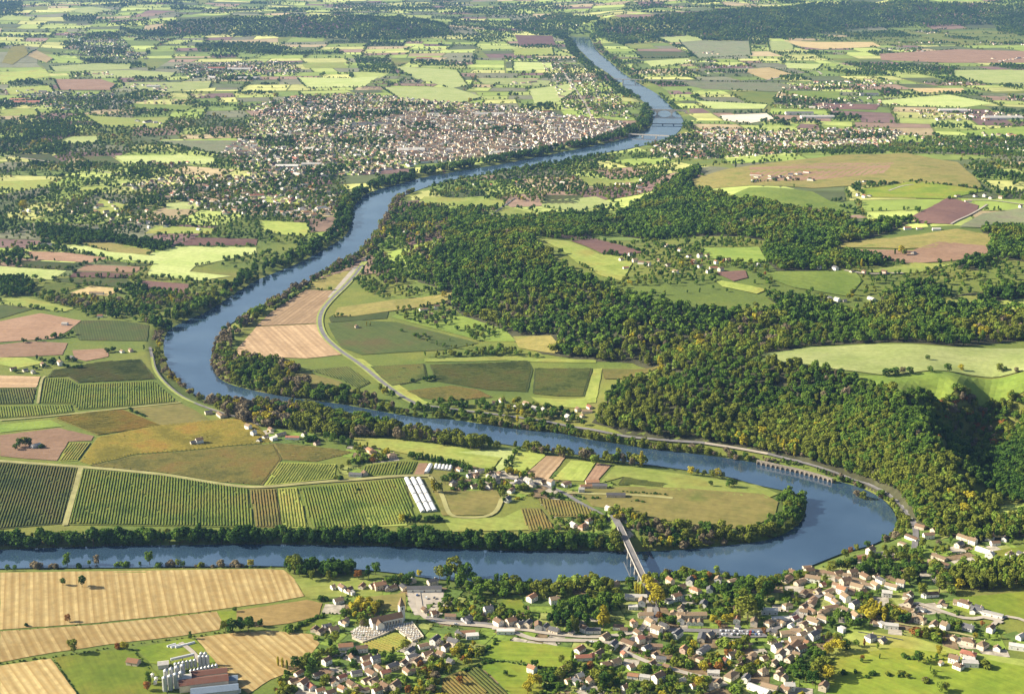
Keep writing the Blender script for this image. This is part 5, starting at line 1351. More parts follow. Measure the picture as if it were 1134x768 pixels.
for u, v, L, W, rc, lab, rot in SHEDS:
    p = ground([(u, v)])[0]
    root = empty('warehouse', (p[0], p[1], float(hgt([p])[0])), math.radians(rot)); tag(root, lab, 'warehouse')
    w, r = MB(), MB(); H = 8.0; w.box(-L / 2, -W / 2, -2, L / 2, W / 2, H)
    for s in (-1, 1):
        w.quad((s * L / 2, -W / 2, H), (s * L / 2, W / 2, H), (s * L / 2, 0, H + W * .14))
        r.quad((-L / 2 - .5, s * (W / 2 + .5), H - .1), (L / 2 + .5, s * (W / 2 + .5), H - .1), (L / 2 + .5, 0, H + W * .14 + .15), (-L / 2 - .5, 0, H + W * .14 + .15))
    w.build('wall', WALLM['w'], root); r.build('roof', ROOFM[rc], root)
# ------------------------------------------------------------------ bridges, church, silos, tunnels
CONC = plain('weathered_concrete', (.46, .42, .36), .9, .15, .3); CONCD = plain('stained_concrete', (.30, .275, .24), .95, .25, .2); STONE = plain('pale_limestone', (.52, .45, .34), .95, .22, .4)
STONED = plain('weathered_limestone', (.21, .18, .14), .95, .3, .4)
DECK = ROADM['asphalt']; METAL = plain('galvanised_steel', (.46, .46, .45), .45, .12, .5, .4, .25); DARKM = plain('dark_iron', (.06, .065, .07), .6)
WHITE = plain('white_plastic_sheet', (.62, .61, .59), .5, .05)
def frame(a, b):
    d = np.array(b) - np.array(a); L = np.linalg.norm(d); return L, math.atan2(d[1], d[0])
def straight_bridge(a, b, zdeck, width, npier, label, name='bridge', mat=CONC, rail=1.1, pier_w=1.6, girder=1.6, arch=False):
    L, ang = frame(a, b)
    root = empty(name, (a[0], a[1], 0), ang); tag(root, label, 'bridge')
    d = MB(); d.box(0, -width / 2, zdeck - girder, L, width / 2, zdeck - .05); d.build('girder', mat, root)
    d = MB(); d.box(0, -width / 2 + .4, zdeck - .05, L, width / 2 - .4, zdeck + .12); d.build('deck', DECK, root)
    for s in (-1, 1):
        d = MB(); y = s * (width / 2 - .16); d.box(-.5, y - .18, zdeck - .04, L + .5, y + .18, zdeck + rail); d.build('parapet', mat, root)
    if arch:
        n = npier; sp = L / n
        for i in range(n + 1):
            d = MB(); x = min(max(i * sp, pier_w / 2), L - pier_w / 2); d.box(x - pier_w / 2, -width / 2 + .2, -4, x + pier_w / 2, width / 2 - .2, zdeck - girder * .5); d.build('pier', mat, root)
        for i in range(n):
            d = MB(); x0, x1 = i * sp + pier_w / 2, (i + 1) * sp - pier_w / 2; R = (x1 - x0) / 2; zs = max(.5, zdeck - girder - R); S = 14
            top = zdeck - girder + .02
            k = [(x0 + R - R * math.cos(math.pi * j / S), zs + min(R, top - zs - .3) * math.sin(math.pi * j / S)) for j in range(S + 1)]
            for j in range(S):
                for s in (-1, 1):
                    y = s * (width / 2 - .3); d.quad((k[j][0], y, k[j][1]), (k[j + 1][0], y, k[j + 1][1]), (k[j + 1][0], y, top), (k[j][0], y, top))
                d.quad((k[j][0], -width / 2 + .3, k[j][1]), (k[j + 1][0], -width / 2 + .3, k[j + 1][1]), (k[j + 1][0], width / 2 - .3, k[j + 1][1]), (k[j][0], width / 2 - .3, k[j][1]))
            d.build('arch', mat, root)
    else:
        for i in range(1, npier + 1):
            x = L * i / (npier + 1); d = MB()
            for s in (-1, 1): d.box(x - pier_w / 2, s * width * .3 - .8, -4, x + pier_w / 2, s * width * .3 + .8, zdeck - girder + .02)
            d.box(x - pier_w / 2 - .1, -width * .42, zdeck - girder - 1.2, x + pier_w / 2 + .1, width * .42, zdeck - girder - .02)
            d.box(x - pier_w * .8, -width * .45, -4, x + pier_w * .8, width * .45, 2.5)
            d.build('pier', mat, root)
    return root
zb = 12.5
a, b = onplane([(686.5, 583)], zb)[0], onplane([(714, 642)], zb)[0]
straight_bridge(a, b, zb, 7.4, 6, 'concrete road bridge on tall piers crossing the nearest reach into the village', pier_w=2.0, mat=CONCD)
# ramps joining the bridge to the ground at both ends
for (p, q, lab) in ((a, a + (a - b) / np.linalg.norm(a - b) * 70, 'earth embankment carrying the lane up to the far bridge end'), (b, b + (b - a) / np.linalg.norm(b - a) * 45, 'earth embankment carrying the street up to the near bridge end')):
    n = 10; V = []; Qd = []
    d = (q - p) / np.linalg.norm(q - p); nn = np.array([-d[1], d[0]])
    for i in range(n + 1):
        c_ = p + (q - p) * i / n; zg = float(hgt([c_])[0]); zt = (zb + .06) * (1 - i / n) + (zg + 1.2) * i / n; wd = 4.4 + (zt - zg) * 1.2
        for off, z in ((-wd, zg - 2), (-4.4, zt), (4.4, zt), (wd, zg - 2)): V.append((*(c_ + nn * off), z))
    for i in range(n):
        for j in range(3): Qd.append((i * 4 + j, i * 4 + j + 1, i * 4 + 5 + j, i * 4 + 4 + j))
    me = mesh_np('road_embankment', V, Qd, False); me.materials.append(plain('embankment_grass', (.13, .165, .035), 1, .3, .1)); me.materials.append(DECK)
    me.polygons.foreach_set('material_index', [1 if k % 3 == 1 else 0 for k in range(len(Qd))])
    tag(link('road_embankment', me), kind='structure')
straight_bridge(onplane([(676, 87.5)], 14)[0], onplane([(760, 89.5)], 14)[0], 14, 12, 5, 'flat highway bridge, farthest crossing of the river beyond town', pier_w=4)
straight_bridge(onplane([(712, 121)], 17)[0], onplane([(760, 122)], 17)[0], 17, 9, 3, 'stone railway bridge with round arches crossing beyond the town', mat=STONE, girder=3.0, pier_w=5, arch=True)
straight_bridge(onplane([(722, 137)], 5)[0], onplane([(758, 137.5)], 5)[0], 5, 5, 2, 'low dark footbridge just below the railway arches', mat=DARKM, girder=1.6, pier_w=3, rail=1)
straight_bridge(onplane([(682, 147.5)], 9)[0], onplane([(742, 150.5)], 9)[0], 9, 9, 3, 'pale town bridge joining the old town and its suburb', mat=CONC, girder=2.2, pier_w=4)

# arcaded retaining wall under the river road
W = onplane(px("838,512 850,514.5 865,518 880,521 895,525 910,529 922,533"), 2.0)
W = smooth_line(W, it=2); seg = np.linalg.norm(np.diff(W, axis=0), axis=1); s = np.concatenate([[0], np.cumsum(seg)]); N = 16
root = empty('arcaded_wall', (W[0][0], W[0][1], 0)); tag(root, 'pale stone wall of round arches holding up the river road', 'wall')
st = np.linspace(0, s[-1], N + 1); K = np.stack([np.interp(st, s, W[:, 0]), np.interp(st, s, W[:, 1])], 1); org = K[0]
HT = 5.2
cop, back = MB(), MB()
for i in range(N):
    p, q = K[i] - org, K[i + 1] - org; L = np.linalg.norm(q - p); e = (q - p) / L; nn = np.array([-e[1], e[0]])
    P3 = lambda t, o, z: (p[0] + e[0] * t + nn[0] * o, p[1] + e[1] * t + nn[1] * o, z)
    d = MB(); r = L * .36; zs = 1.7; S = 10; c_ = L / 2
    k = [(c_ - r, -2)] + [(c_ - r * math.cos(math.pi * j / S), zs + r * math.sin(math.pi * j / S)) for j in range(S + 1)] + [(c_ + r, -2)]
    for o in (-1.2,):
        d.quad(P3(0, o, -2), P3(c_ - r, o, -2), P3(c_ - r, o, HT), P3(0, o, HT)); d.quad(P3(c_ + r, o, -2), P3(L, o, -2), P3(L, o, HT), P3(c_ + r, o, HT))
    for j in range(len(k) - 1):
        d.quad(P3(k[j][0], -1.2, k[j][1]), P3(k[j + 1][0], -1.2, k[j + 1][1]), P3(k[j + 1][0], 1.6, k[j + 1][1]), P3(k[j][0], 1.6, k[j][1]))
        if 0 < j < len(k) - 2: d.quad(P3(k[j][0], -1.2, k[j][1]), P3(k[j + 1][0], -1.2, k[j + 1][1]), P3(k[j + 1][0], -1.2, HT), P3(k[j][0], -1.2, HT))
    d.build('arch', STONED, root)
    back.quad(P3(0, 1.6, -2), P3(L, 1.6, -2), P3(L, 1.6, HT), P3(0, 1.6, HT))
    d = [P3(0, -1.5, HT), P3(L, -1.5, HT), P3(L, 2, HT), P3(0, 2, HT), P3(0, -1.5, HT + .9), P3(L, -1.5, HT + .9), P3(L, 2, HT + .9), P3(0, 2, HT + .9)]
    for f in ((0, 1, 5, 4), (4, 5, 6, 7), (2, 3, 7, 6), (0, 3, 2, 1)): cop.quad(*[d[x] for x in f])
cop.build('coping', STONED, root); back.build('backing', CONCD, root)

# church
def at(u, v, dz=0.0):
    p = ground([(u, v)])[0]; return p[0], p[1], float(hgt([p])[0]) + dz
c0, c1 = ground([(411, 696), (438, 690)])
L, ang = frame(c0, c1); L = max(L, 34)
zc = float(hgt([c0])[0]) + .9
root = empty('church', (c0[0], c0[1], zc), ang); tag(root, 'white stone church with slender spired tower beside the churchyard', 'church')
w = MB(); w.box(0, -5.5, -2, L, 5.5, 8)
for x in (0, L): w.quad((x, -5.5, 8), (x, 5.5, 8), (x, 0, 11.6))
w.build('wall', WALLM['w'], root)
w = MB(); w.box(3, -10.5, -2, 11, -5.4, 7.2); w.quad((3, -10.5, 7.2), (11, -10.5, 7.2), (7, -10.5, 10)); w.build('transept', WALLM['w'], root)
r = MB()
for s in (-1, 1):
    r.quad((-.4, s * 6, 7.7), (L + .4, s * 6, 7.7), (L + .4, 0, 11.9), (-.4, 0, 11.9))
    r.quad((7 + s * 4.5, -11, 6.9), (7 + s * 4.5, -3, 6.9), (7, -1.5, 10.3), (7, -11, 10.3))
r.build('roof', ROOFM['b'], root)
for i in range(6):
    for s in (-1, 1):
        x = 13 + i * (L - 15) / 6
        d = MB(); d.box(x, s * 5.5 - .04, 2.2, x + 1, s * 5.5 + .04, 5.6); d.build('window', WINM, root)
        if s < 0: d = MB(); d.box(x + 2, -6.4, -2, x + 2.8, -5.45, 6.2); d.build('buttress', WALLM['s'], root)
t = MB(); t.box(L - 1, 1, -2, L + 4.6, 6.6, 17); tw = t.build('tower', WALLM['w'], root)
d = MB(); c_ = (L + 1.8, 3.8)
for i in range(4):
    q = [(L - 1.3, .7), (L + 4.9, .7), (L + 4.9, 6.9), (L - 1.3, 6.9)]; d.quad((*q[i], 17), (*q[(i + 1) % 4], 17), (*c_, 27))
d.build('spire', ROOFM['t'], root)
for x, y, sx, sy in ((L - 1, 3.8, .06, .7), (L + 1.8, 1, .7, .06), (L + 4.6, 3.8, .06, .7)):
    d = MB(); d.box(x - sx, y - sy, 12.5, x + sx, y + sy, 15.6); d.build('belfry_opening', WINM, tw)
# churchyard
drape(ground(px("388,700 398,694 410,696 425,697 440,693 452,690 456,689 469,706 457,711 438,697 424,703 402,711 390,706")), 1.3, 'churchyard', [ROADM['pale']])
gm = MB(); tot = 0
poly = ground(px("389,700 399,694 412,697 425,698 440,694 452,691 456,690 467,706 457,710 440,696 424,702 403,710 391,706"))
lo, hi = poly.min(0), poly.max(0)
X, Y = np.meshgrid(np.arange(lo[0], hi[0], 2.7), np.arange(lo[1], hi[1], 3.9)); P = np.stack([X.ravel() + RNG.uniform(-.4, .4, X.size), Y.ravel() + RNG.uniform(-.5, .5, X.size)], 1); P = P[pip(P, poly)]
for x, y in P:
    z = float(hgt([(x, y)])[0]) + 1.6; k = RNG.uniform(.8, 1.15)
    gm.box(x - .75 * k, y - 1.1 * k, z - .4, x + .75 * k, y + 1.1 * k, z + RNG.uniform(.3, .7), m=int(RNG.integers(0, 3)))
    gm.box(x - .6 * k, y + 1.0 * k, z - .4, x + .6 * k, y + 1.25 * k, z + RNG.uniform(1.0, 1.9), m=int(RNG.integers(0, 3)))
tag(gm.build('gravestones', [WALLM['w'], WALLM['g'], WALLM['s']]), 'crowded pale tombs filling the churchyard below the church', 'graves', kind='stuff')
def low_wall(pts, h, wd, label, mat=STONE, name='garden_wall', cat='wall'):
    L_ = ground(px(pts)); d = MB()
    for p, q in zip(L_[:-1], L_[1:]):
        n = max(1, int(np.linalg.norm(q - p) / 8))
        for i in range(n):
            a_, b_ = p + (q - p) * i / n, p + (q - p) * (i + 1) / n
            d.bar((*a_, float(hgt([a_])[0]) + h), (*b_, float(hgt([b_])[0]) + h), wd, h + 1)
    tag(d.build(name, mat), label, cat)
low_wall("438,697 457,711 469,706 456,689", 2.4, .6, 'pale stone wall around the right half of the churchyard')
low_wall("390,707 402,712 424,704 438,697", 2.4, .6, 'stone wall along the lower edge of the churchyard')
low_wall("803,710 822,712 834,714", 2.6, .8, 'long tan garden wall below the car park', WALLM['s'])
low_wall("1033,620 1036,615 1041,621", 4, .8, 'curved pale wall under the cliff', STONE)
low_wall("950,700 985,706 1000,709", 1.4, .5, 'low fence line crossing the green meadow', DARKM, 'field_fence', 'fence')

# grain store
def silo(u, v, r, h, cone, label, mat=METAL, legs=0.0):
    x, y, z = at(u, v)
    root = empty('grain_silo', (x, y, z)); root.scale = (.85, .85, .88); tag(root, label, 'silo', 'silos of the grain store')
    d = MB(); d.cyl(0, 0, legs - (.8 if not legs else 0), h, r, r, 18, False)
    for k in range(1, int(h / 3)): d.cyl(0, 0, legs + k * 3 * (h - legs) / h, legs + k * 3 * (h - legs) / h + .22, r + .10, r + .10, 18, False)
    o = d.build('body', mat, root)
    d = MB(); d.cyl(0, 0, h, h + cone, r + .12, .25, 18); d.cyl(0, 0, h + cone, h + cone + .7, .4, .4, 8); d.build('roof', mat, root)
    if legs:
        d = MB(); d.cyl(0, 0, legs * .25, legs, .3, r, 18, False); d.build('hopper', mat, root)
        for i in range(4):
            a_ = math.pi / 4 + i * math.pi / 2; d = MB(); d.tube((r * .9 * math.cos(a_), r * .9 * math.sin(a_), -1), (r * .9 * math.cos(a_), r * .9 * math.sin(a_), legs + .5), .15, .15); d.build('leg', DARKM, root)
    return root
k = 0
for r_ in range(2):
    for i in range(4):
        k += 1; silo(183 + i * 6.2 + r_ * 1.5, 765 - r_ * 8 - i * 2.0, 2.7, 17, 1.8, f'{nth(k)} pale tower silo in the tall double row left of red barns')
for i in range(5):
    silo(222 + (i % 3) * 4.2 + (1.8 if i > 2 else 0), 739 - (3.2 if i > 2 else 0), 2.1, 15, 1.2, f'{nth(i + 1)} slim silo in the separate tall cluster above red barns')
for i in range(6):
    silo(195 + i * 4.3, 743 - i * .85, 2.0, 10, 1.4, f'{nth(i + 1)} silo in the middle row beside the tall double row', legs=2)
for i in range(8):
    silo(212 + i * 4.0, 748 - i * .9, 1.7, 7, 1.6, f'{nth(i + 1)} small cone-topped silo in the row along the first red barn', legs=2)
for i, (u, v) in enumerate(((169, 749), (173, 753), (172, 757), (256, 762), (261, 764), (265, 766))):
    silo(u, v, 2.0, 3.6, .9, f'{nth(i % 3 + 1)} squat white tank ' + ('left of the tall silos' if i < 3 else 'right of the blue sheds'), WALLM['w'])
def shed(u, v, L, W, H, rot, rm, label, wm='w'):
    x, y, z = at(u, v); root = empty('shed', (x, y, z + .3), math.radians(rot)); tag(root, label, 'shed', 'sheds of the grain store')
    w, r = MB(), MB(); w.box(-L / 2, -W / 2, -1.5, L / 2, W / 2, H)
    for s in (-1, 1):
        w.quad((s * L / 2, -W / 2, H), (s * L / 2, W / 2, H), (s * L / 2, 0, H + W * .2))
        a_ = [(-L / 2 - .5, s * (W / 2 + .5), H - .1), (L / 2 + .5, s * (W / 2 + .5), H - .1), (L / 2 + .5, 0, H + W * .2 + .1), (-L / 2 - .5, 0, H + W * .2 + .1)]
        r.quad(*a_); r.quad(*[(p, q, z_ + .25) for p, q, z_ in a_])
    w.build('wall', WALLM[wm], root); r.build('roof', rm, root)
    d = MB(); d.box(L / 2, -2, 0, L / 2 + .08, 2, min(4, H - .3)); d.build('door', WINM, root)
BLUE = plain('blue_grey_sheet_roof', (.16, .20, .25), .5, .12); RUST = tiles('rust_red_sheet_roof', (.19, .065, .04))
shed(232, 750, 34, 10, 6, 14, RUST, 'narrow rust red shed behind the small silo row', 'g')
shed(226, 760, 46, 13, 7, 14, RUST, 'long rust red shed in the middle of the grain store', 'c')
shed(238, 768, 44, 12, 5, 12, BLUE, 'blue grey shed at the bottom of the grain store', 'g')
shed(254, 756, 16, 9, 5, 12, BLUE, 'small blue grey shed right of the red sheds', 'g')
shed(204, 758, 14, 11, 8, 14, ROOFM['w'], 'pale machine house between tall silos and red shed')
shed(181, 738, 10, 8, 4, 14, ROOFM['w'], 'white shed left of the tall silos', 'g')
for i in range(4):
    x, y, z = at(193 + i * 6, 741 - i * 1.2, 12.5)
# covered elevator gallery over the middle silos
p, q = at(190, 744, 13.0), at(216, 738, 13.0)
root = empty('elevator_gallery', p); tag(root, 'pale slanting conveyor gallery above the middle silo row', 'conveyor')
d = MB(); d.bar((0, 0, 2.2), (q[0] - p[0], q[1] - p[1], q[2] - p[2] + 2.2), 2.2, 2.2); d.build('gallery', METAL, root)
for f in (0.0, .5, 1.0):
    d = MB(); x, y = (q[0] - p[0]) * f, (q[1] - p[1]) * f; d.box(x - .3, y - .3, -14, x + .3, y + .3, .3); d.build('post', DARKM, root)
# old cottage by the green field, white pen of stacked bales
for i, (u, v) in enumerate(((190, 715), (194, 716), (199, 716), (203, 715), (207, 714), (211, 713))):
    x, y, z = at(u, v, .2); root = empty('storage_tank', (x, y, z), math.radians(35)); tag(root, f'{nth(i + 1)} white rounded tank on the grass above the silos', 'tank', 'white tanks on the grass')
    d = MB(); n = 10
    for j in range(n):
        a0, a1 = math.pi * j / n, math.pi * (j + 1) / n
        d.quad((-4.5, 1.5 * math.cos(a0), 2.2 * math.sin(a0)), (-4.5, 1.5 * math.cos(a1), 2.2 * math.sin(a1)), (4.5, 1.5 * math.cos(a1), 2.2 * math.sin(a1)), (4.5, 1.5 * math.cos(a0), 2.2 * math.sin(a0)))
    for x_ in (-4.5, 4.5): d.quad(*[(x_, 1.5 * math.cos(math.pi * j / n), 2.2 * math.sin(math.pi * j / n)) for j in range(n + 1)])
    d.build('shell', WHITE, root)
    d = MB(); d.box(-4.2, -1.55, -.6, 4.2, 1.55, .05); d.build('plinth', CONC, root)
x, y, z = at(148, 735, .6)
root = empty('house', (x, y, z), math.radians(-15)); tag(root, 'old orange-roofed cottage beside the bright green field and grain silos', 'house')
for nm, me, mt in (('wall', HP['g'][0], WALLM['s']), ('roof', HP['g'][1], ROOFM['o']), ('door', HP['g'][4], None)):
    o = bpy.data.objects.new(nm, me); COL.objects.link(o); o.parent = root
    if mt: o.material_slots[0].link = 'OBJECT'; o.material_slots[0].material = mt

# white tunnels
def tunnel(a_, b_, w, h, label):
    L, ang = frame(a_, b_); z = float(hgt([(np.array(a_) + b_) / 2])[0]) + .5
    root = empty('polytunnel', (a_[0], a_[1], z), ang); tag(root, label, 'polytunnel', 'white polytunnels among the vines')
    d = MB(); n = 8
    P = lambda x, j: (x, w / 2 * math.cos(math.pi * j / n), h * math.sin(math.pi * j / n) ** .7 if 0 < j < n else 0)
    for j in range(n): d.quad(P(0, j), P(L, j), P(L, j + 1), P(0, j + 1))
    d.build('cover', WHITE, root)
    for x_ in (0, L): e = MB(); e.quad(*[P(x_, j) for j in range(n + 1)]); e.build('end_panel', WALLM['g'], root)
T = [((450, 530), (469, 568)), ((457, 530), (476, 567.5)), ((463.5, 530), (482, 567))]
for i, (p, q) in enumerate(T):
    g = ground([p, q])
    for j in range(4):
        tunnel(g[0] + (g[1] - g[0]) * (j * .25 + .006), g[0] + (g[1] - g[0]) * (j * .25 + .232), 6.2, 3.0, f'white polytunnel, {nth(j + 1)} from the top in the {["left", "middle", "right"][i]} row')
g = ground([(477, 515), (472, 524)]); tunnel(g[0], g[1], 6, 3, 'white polytunnel standing alone behind the three rows')
for i in range(5):
    g = ground([(483.5 + i * 4, 515 + i * .4), (482 + i * 4, 520 + i * .4)]); tunnel(g[0], g[1], 4.5, 2.8, f'short white polytunnel, {nth(i + 1)} from left beside the conifer row')

# parked cars
CARM = [plain('white_car_paint', (.75, .75, .75), .3, .03, 1, .5), plain('silver_car_paint', (.45, .46, .48), .3, .03, 1, .5), plain('dark_car_paint', (.05, .055, .07), .3, .05, 1, .5), plain('red_car_paint', (.35, .04, .03), .3, .05, 1, .5), plain('blue_car_paint', (.06, .12, .28), .3, .05, 1, .5)]
CN = ['white', 'silver', 'black', 'red', 'blue']; TYRE = plain('tyre_rubber', (.02, .02, .02), .9)
bd = MB(); bd.box(-2.1, -.88, .3, 2.1, .88, .85); b = len(bd.v)
bd.v += [(-1.7, -.84, .85), (1.1, -.84, .85), (1.1, .84, .85), (-1.7, .84, .85), (-1.2, -.7, 1.45), (.4, -.7, 1.45), (.4, .7, 1.45), (-1.2, .7, 1.45)]
for f in ((4, 5, 6, 7), (0, 1, 5, 4), (1, 2, 6, 5), (2, 3, 7, 6), (3, 0, 4, 7)): bd.f.append(tuple(b + k for k in f)); bd.m.append(0)
bd = bd.mesh('body'); bd.materials.append(CARM[0])
gl = MB(); gl.quad((1.13, -.76, .9), (1.13, .76, .9), (.46, .66, 1.42), (.46, -.66, 1.42)); gl.quad((-1.73, -.76, .9), (-1.73, .76, .9), (-1.25, .66, 1.42), (-1.25, -.66, 1.42))
gl = gl.mesh('windscreen'); gl.materials.append(WINM)
wh = MB(); wh.tube((0, -.12, 0), (0, .12, 0), .33, .33, 10); wh.quad(*[(.33 * math.cos(k * .6283), -.12, .33 * math.sin(k * .6283)) for k in range(10)]); wh.quad(*[(.33 * math.cos(k * .6283), .12, .33 * math.sin(k * .6283)) for k in range(10)]); wh = wh.mesh('wheel'); wh.materials.append(TYRE)
CARS = [(798 + 3.0 * i, 699.5 + .1 * i, 85) for i in range(16) if i not in (4, 9, 13)] + [(800 + 3.4 * i, 703.5, 85) for i in range(13) if i % 4 != 2] + [(862, 707, 40), (866, 712, 40), (868, 703, 40), (746, 702, 10), (700, 711, 0), (655, 712, -5), (480, 689, -10), (505, 692, -5), (560, 698, -8), (462, 660, 80), (472, 663, 80), (481, 663, 80), (1018, 677, 0), (1022, 677, 0)]
carn = {}
for i, (u, v, rot) in enumerate(CARS):
    x, y, z = at(u, v, 1.25 + 1200 * 1.5e-4); c_ = [0, 1, 2, 0, 4, 1, 0, 2, 3, 0, 1][(i * 7) % 11]
    if i < 23: z -= .2
    root = empty('parked_car', (x, y, z), math.radians(rot + random.uniform(-4, 4)))
    place = 'upper row of the car park' if i < 13 else 'lower row of the car park' if i < 23 else 'street below the old village' if i < 26 else 'village junction' if i < 29 else 'road by the church' if i < 32 else 'gravel yard' if i < 35 else 'yard under the plantation'
    carn.setdefault((c_, place), []).append(root); tag(root, 'car', 'car', 'cars parked in the village')
    for nm, me, loc in (('body', bd, None), ('windscreen', gl, None), ('wheel', wh, (1.3, -.8, .33)), ('wheel', wh, (1.3, .8, .33)), ('wheel', wh, (-1.3, -.8, .33)), ('wheel', wh, (-1.3, .8, .33))):
        o = bpy.data.objects.new(nm, me); COL.objects.link(o); o.parent = root
        if loc: o.location = loc
        if nm == 'body': o.material_slots[0].link = 'OBJECT'; o.material_slots[0].material = CARM[c_]
for (c_, place), rs in carn.items():
    for n, r_ in enumerate(rs): r_['label'] = f'{CN[c_]} car parked in the {place}' + (f', {nth(n + 1)} {CN[c_]} one from left' if len(rs) > 1 else '')
drape(ground(px("792,697 846,697 850,706 794,707")), 1.3, 'car_park', [ROADM['asphalt']])

# vine rows of the near vineyards
VINEM = {}
for k, lo, hi in (('vg', (.075, .115, .018), (.15, .185, .032)), ('vd', (.050, .070, .016), (.10, .115, .026)), ('vy', (.16, .14, .024), (.25, .20, .034)), ('vb', (.10, .10, .026), (.165, .145, .036)), ('vl', (.15, .17, .032), (.245, .245, .052))):
    m = NT('vine_leaves_' + k); f = m.noise(m.pos(), 1 / 75., 6, .72); g_ = m.noise(m.pos(), 1 / 2.2, 2, .6)
    c_ = m.ramp(f, [(.40, lo), (.50, hi), (.60, (hi[0] * 1.1, hi[1] * .88, hi[2]))]); VINEM[k] = m.base(m.mix(1.0, c_, m.math('ADD', g_, .45), 'MULTIPLY'))
VD = dict(vg='green', vd='dark green', vy='golden', vb='brownish', vl='pale green')
for k, Wp, rd in VINES:
    d = rd / np.linalg.norm(rd); nn = np.array([-d[1], d[0]]); A_ = Wp @ d; B_ = Wp @ nn
    sp_ = 3.7; V, Fc = [], []
    for off in np.arange(math.floor(B_.min() / sp_) * sp_ + sp_ * .0, B_.max(), sp_):
        xs = []
        for i in range(len(Wp)):
            j = (i + 1) % len(Wp)
            if (B_[i] > off) != (B_[j] > off): xs.append(A_[i] + (A_[j] - A_[i]) * (off - B_[i]) / (B_[j] - B_[i]))
        xs.sort()
        for s0, s1 in zip(xs[::2], xs[1::2]):
            s0 += 3; s1 -= 3
            n = int((s1 - s0) / 6.5)
            if n < 1: continue
            t = np.linspace(s0, s1, n + 1); P = t[:, None] * d + off * nn + RNG.normal(0, .12, (n + 1, 1)) * nn
            z = hgt(P) + .5 + P[:, 1] * 1e-4; hh = RNG.uniform(.75, 1.1, n + 1); ww = RNG.uniform(.75, 1.05, n + 1)
            b = len(V)
            for i in range(n + 1):
                for s, zz in ((-1, .1), (-.8, 1), (.8, 1), (1, .1)): V.append((P[i, 0] + nn[0] * s * ww[i], P[i, 1] + nn[1] * s * ww[i], z[i] + zz * hh[i]))
            for i in range(n):
                if RNG.random() < .012: continue
                q = b + i * 4
                for j in range(3): Fc.append((q + j, q + j + 1, q + j + 5, q + j + 4))
            Fc.append((b, b + 1, b + 2, b + 3)); Fc.append((b + n * 4, b + n * 4 + 1, b + n * 4 + 2, b + n * 4 + 3))
    if Fc: tag(link('vine_rows', mesh_np('vine_rows', V, Fc), None, [VINEM[k]]), f'rows of {VD[k]} vines covering one vineyard on the peninsula', 'vines', kind='stuff')
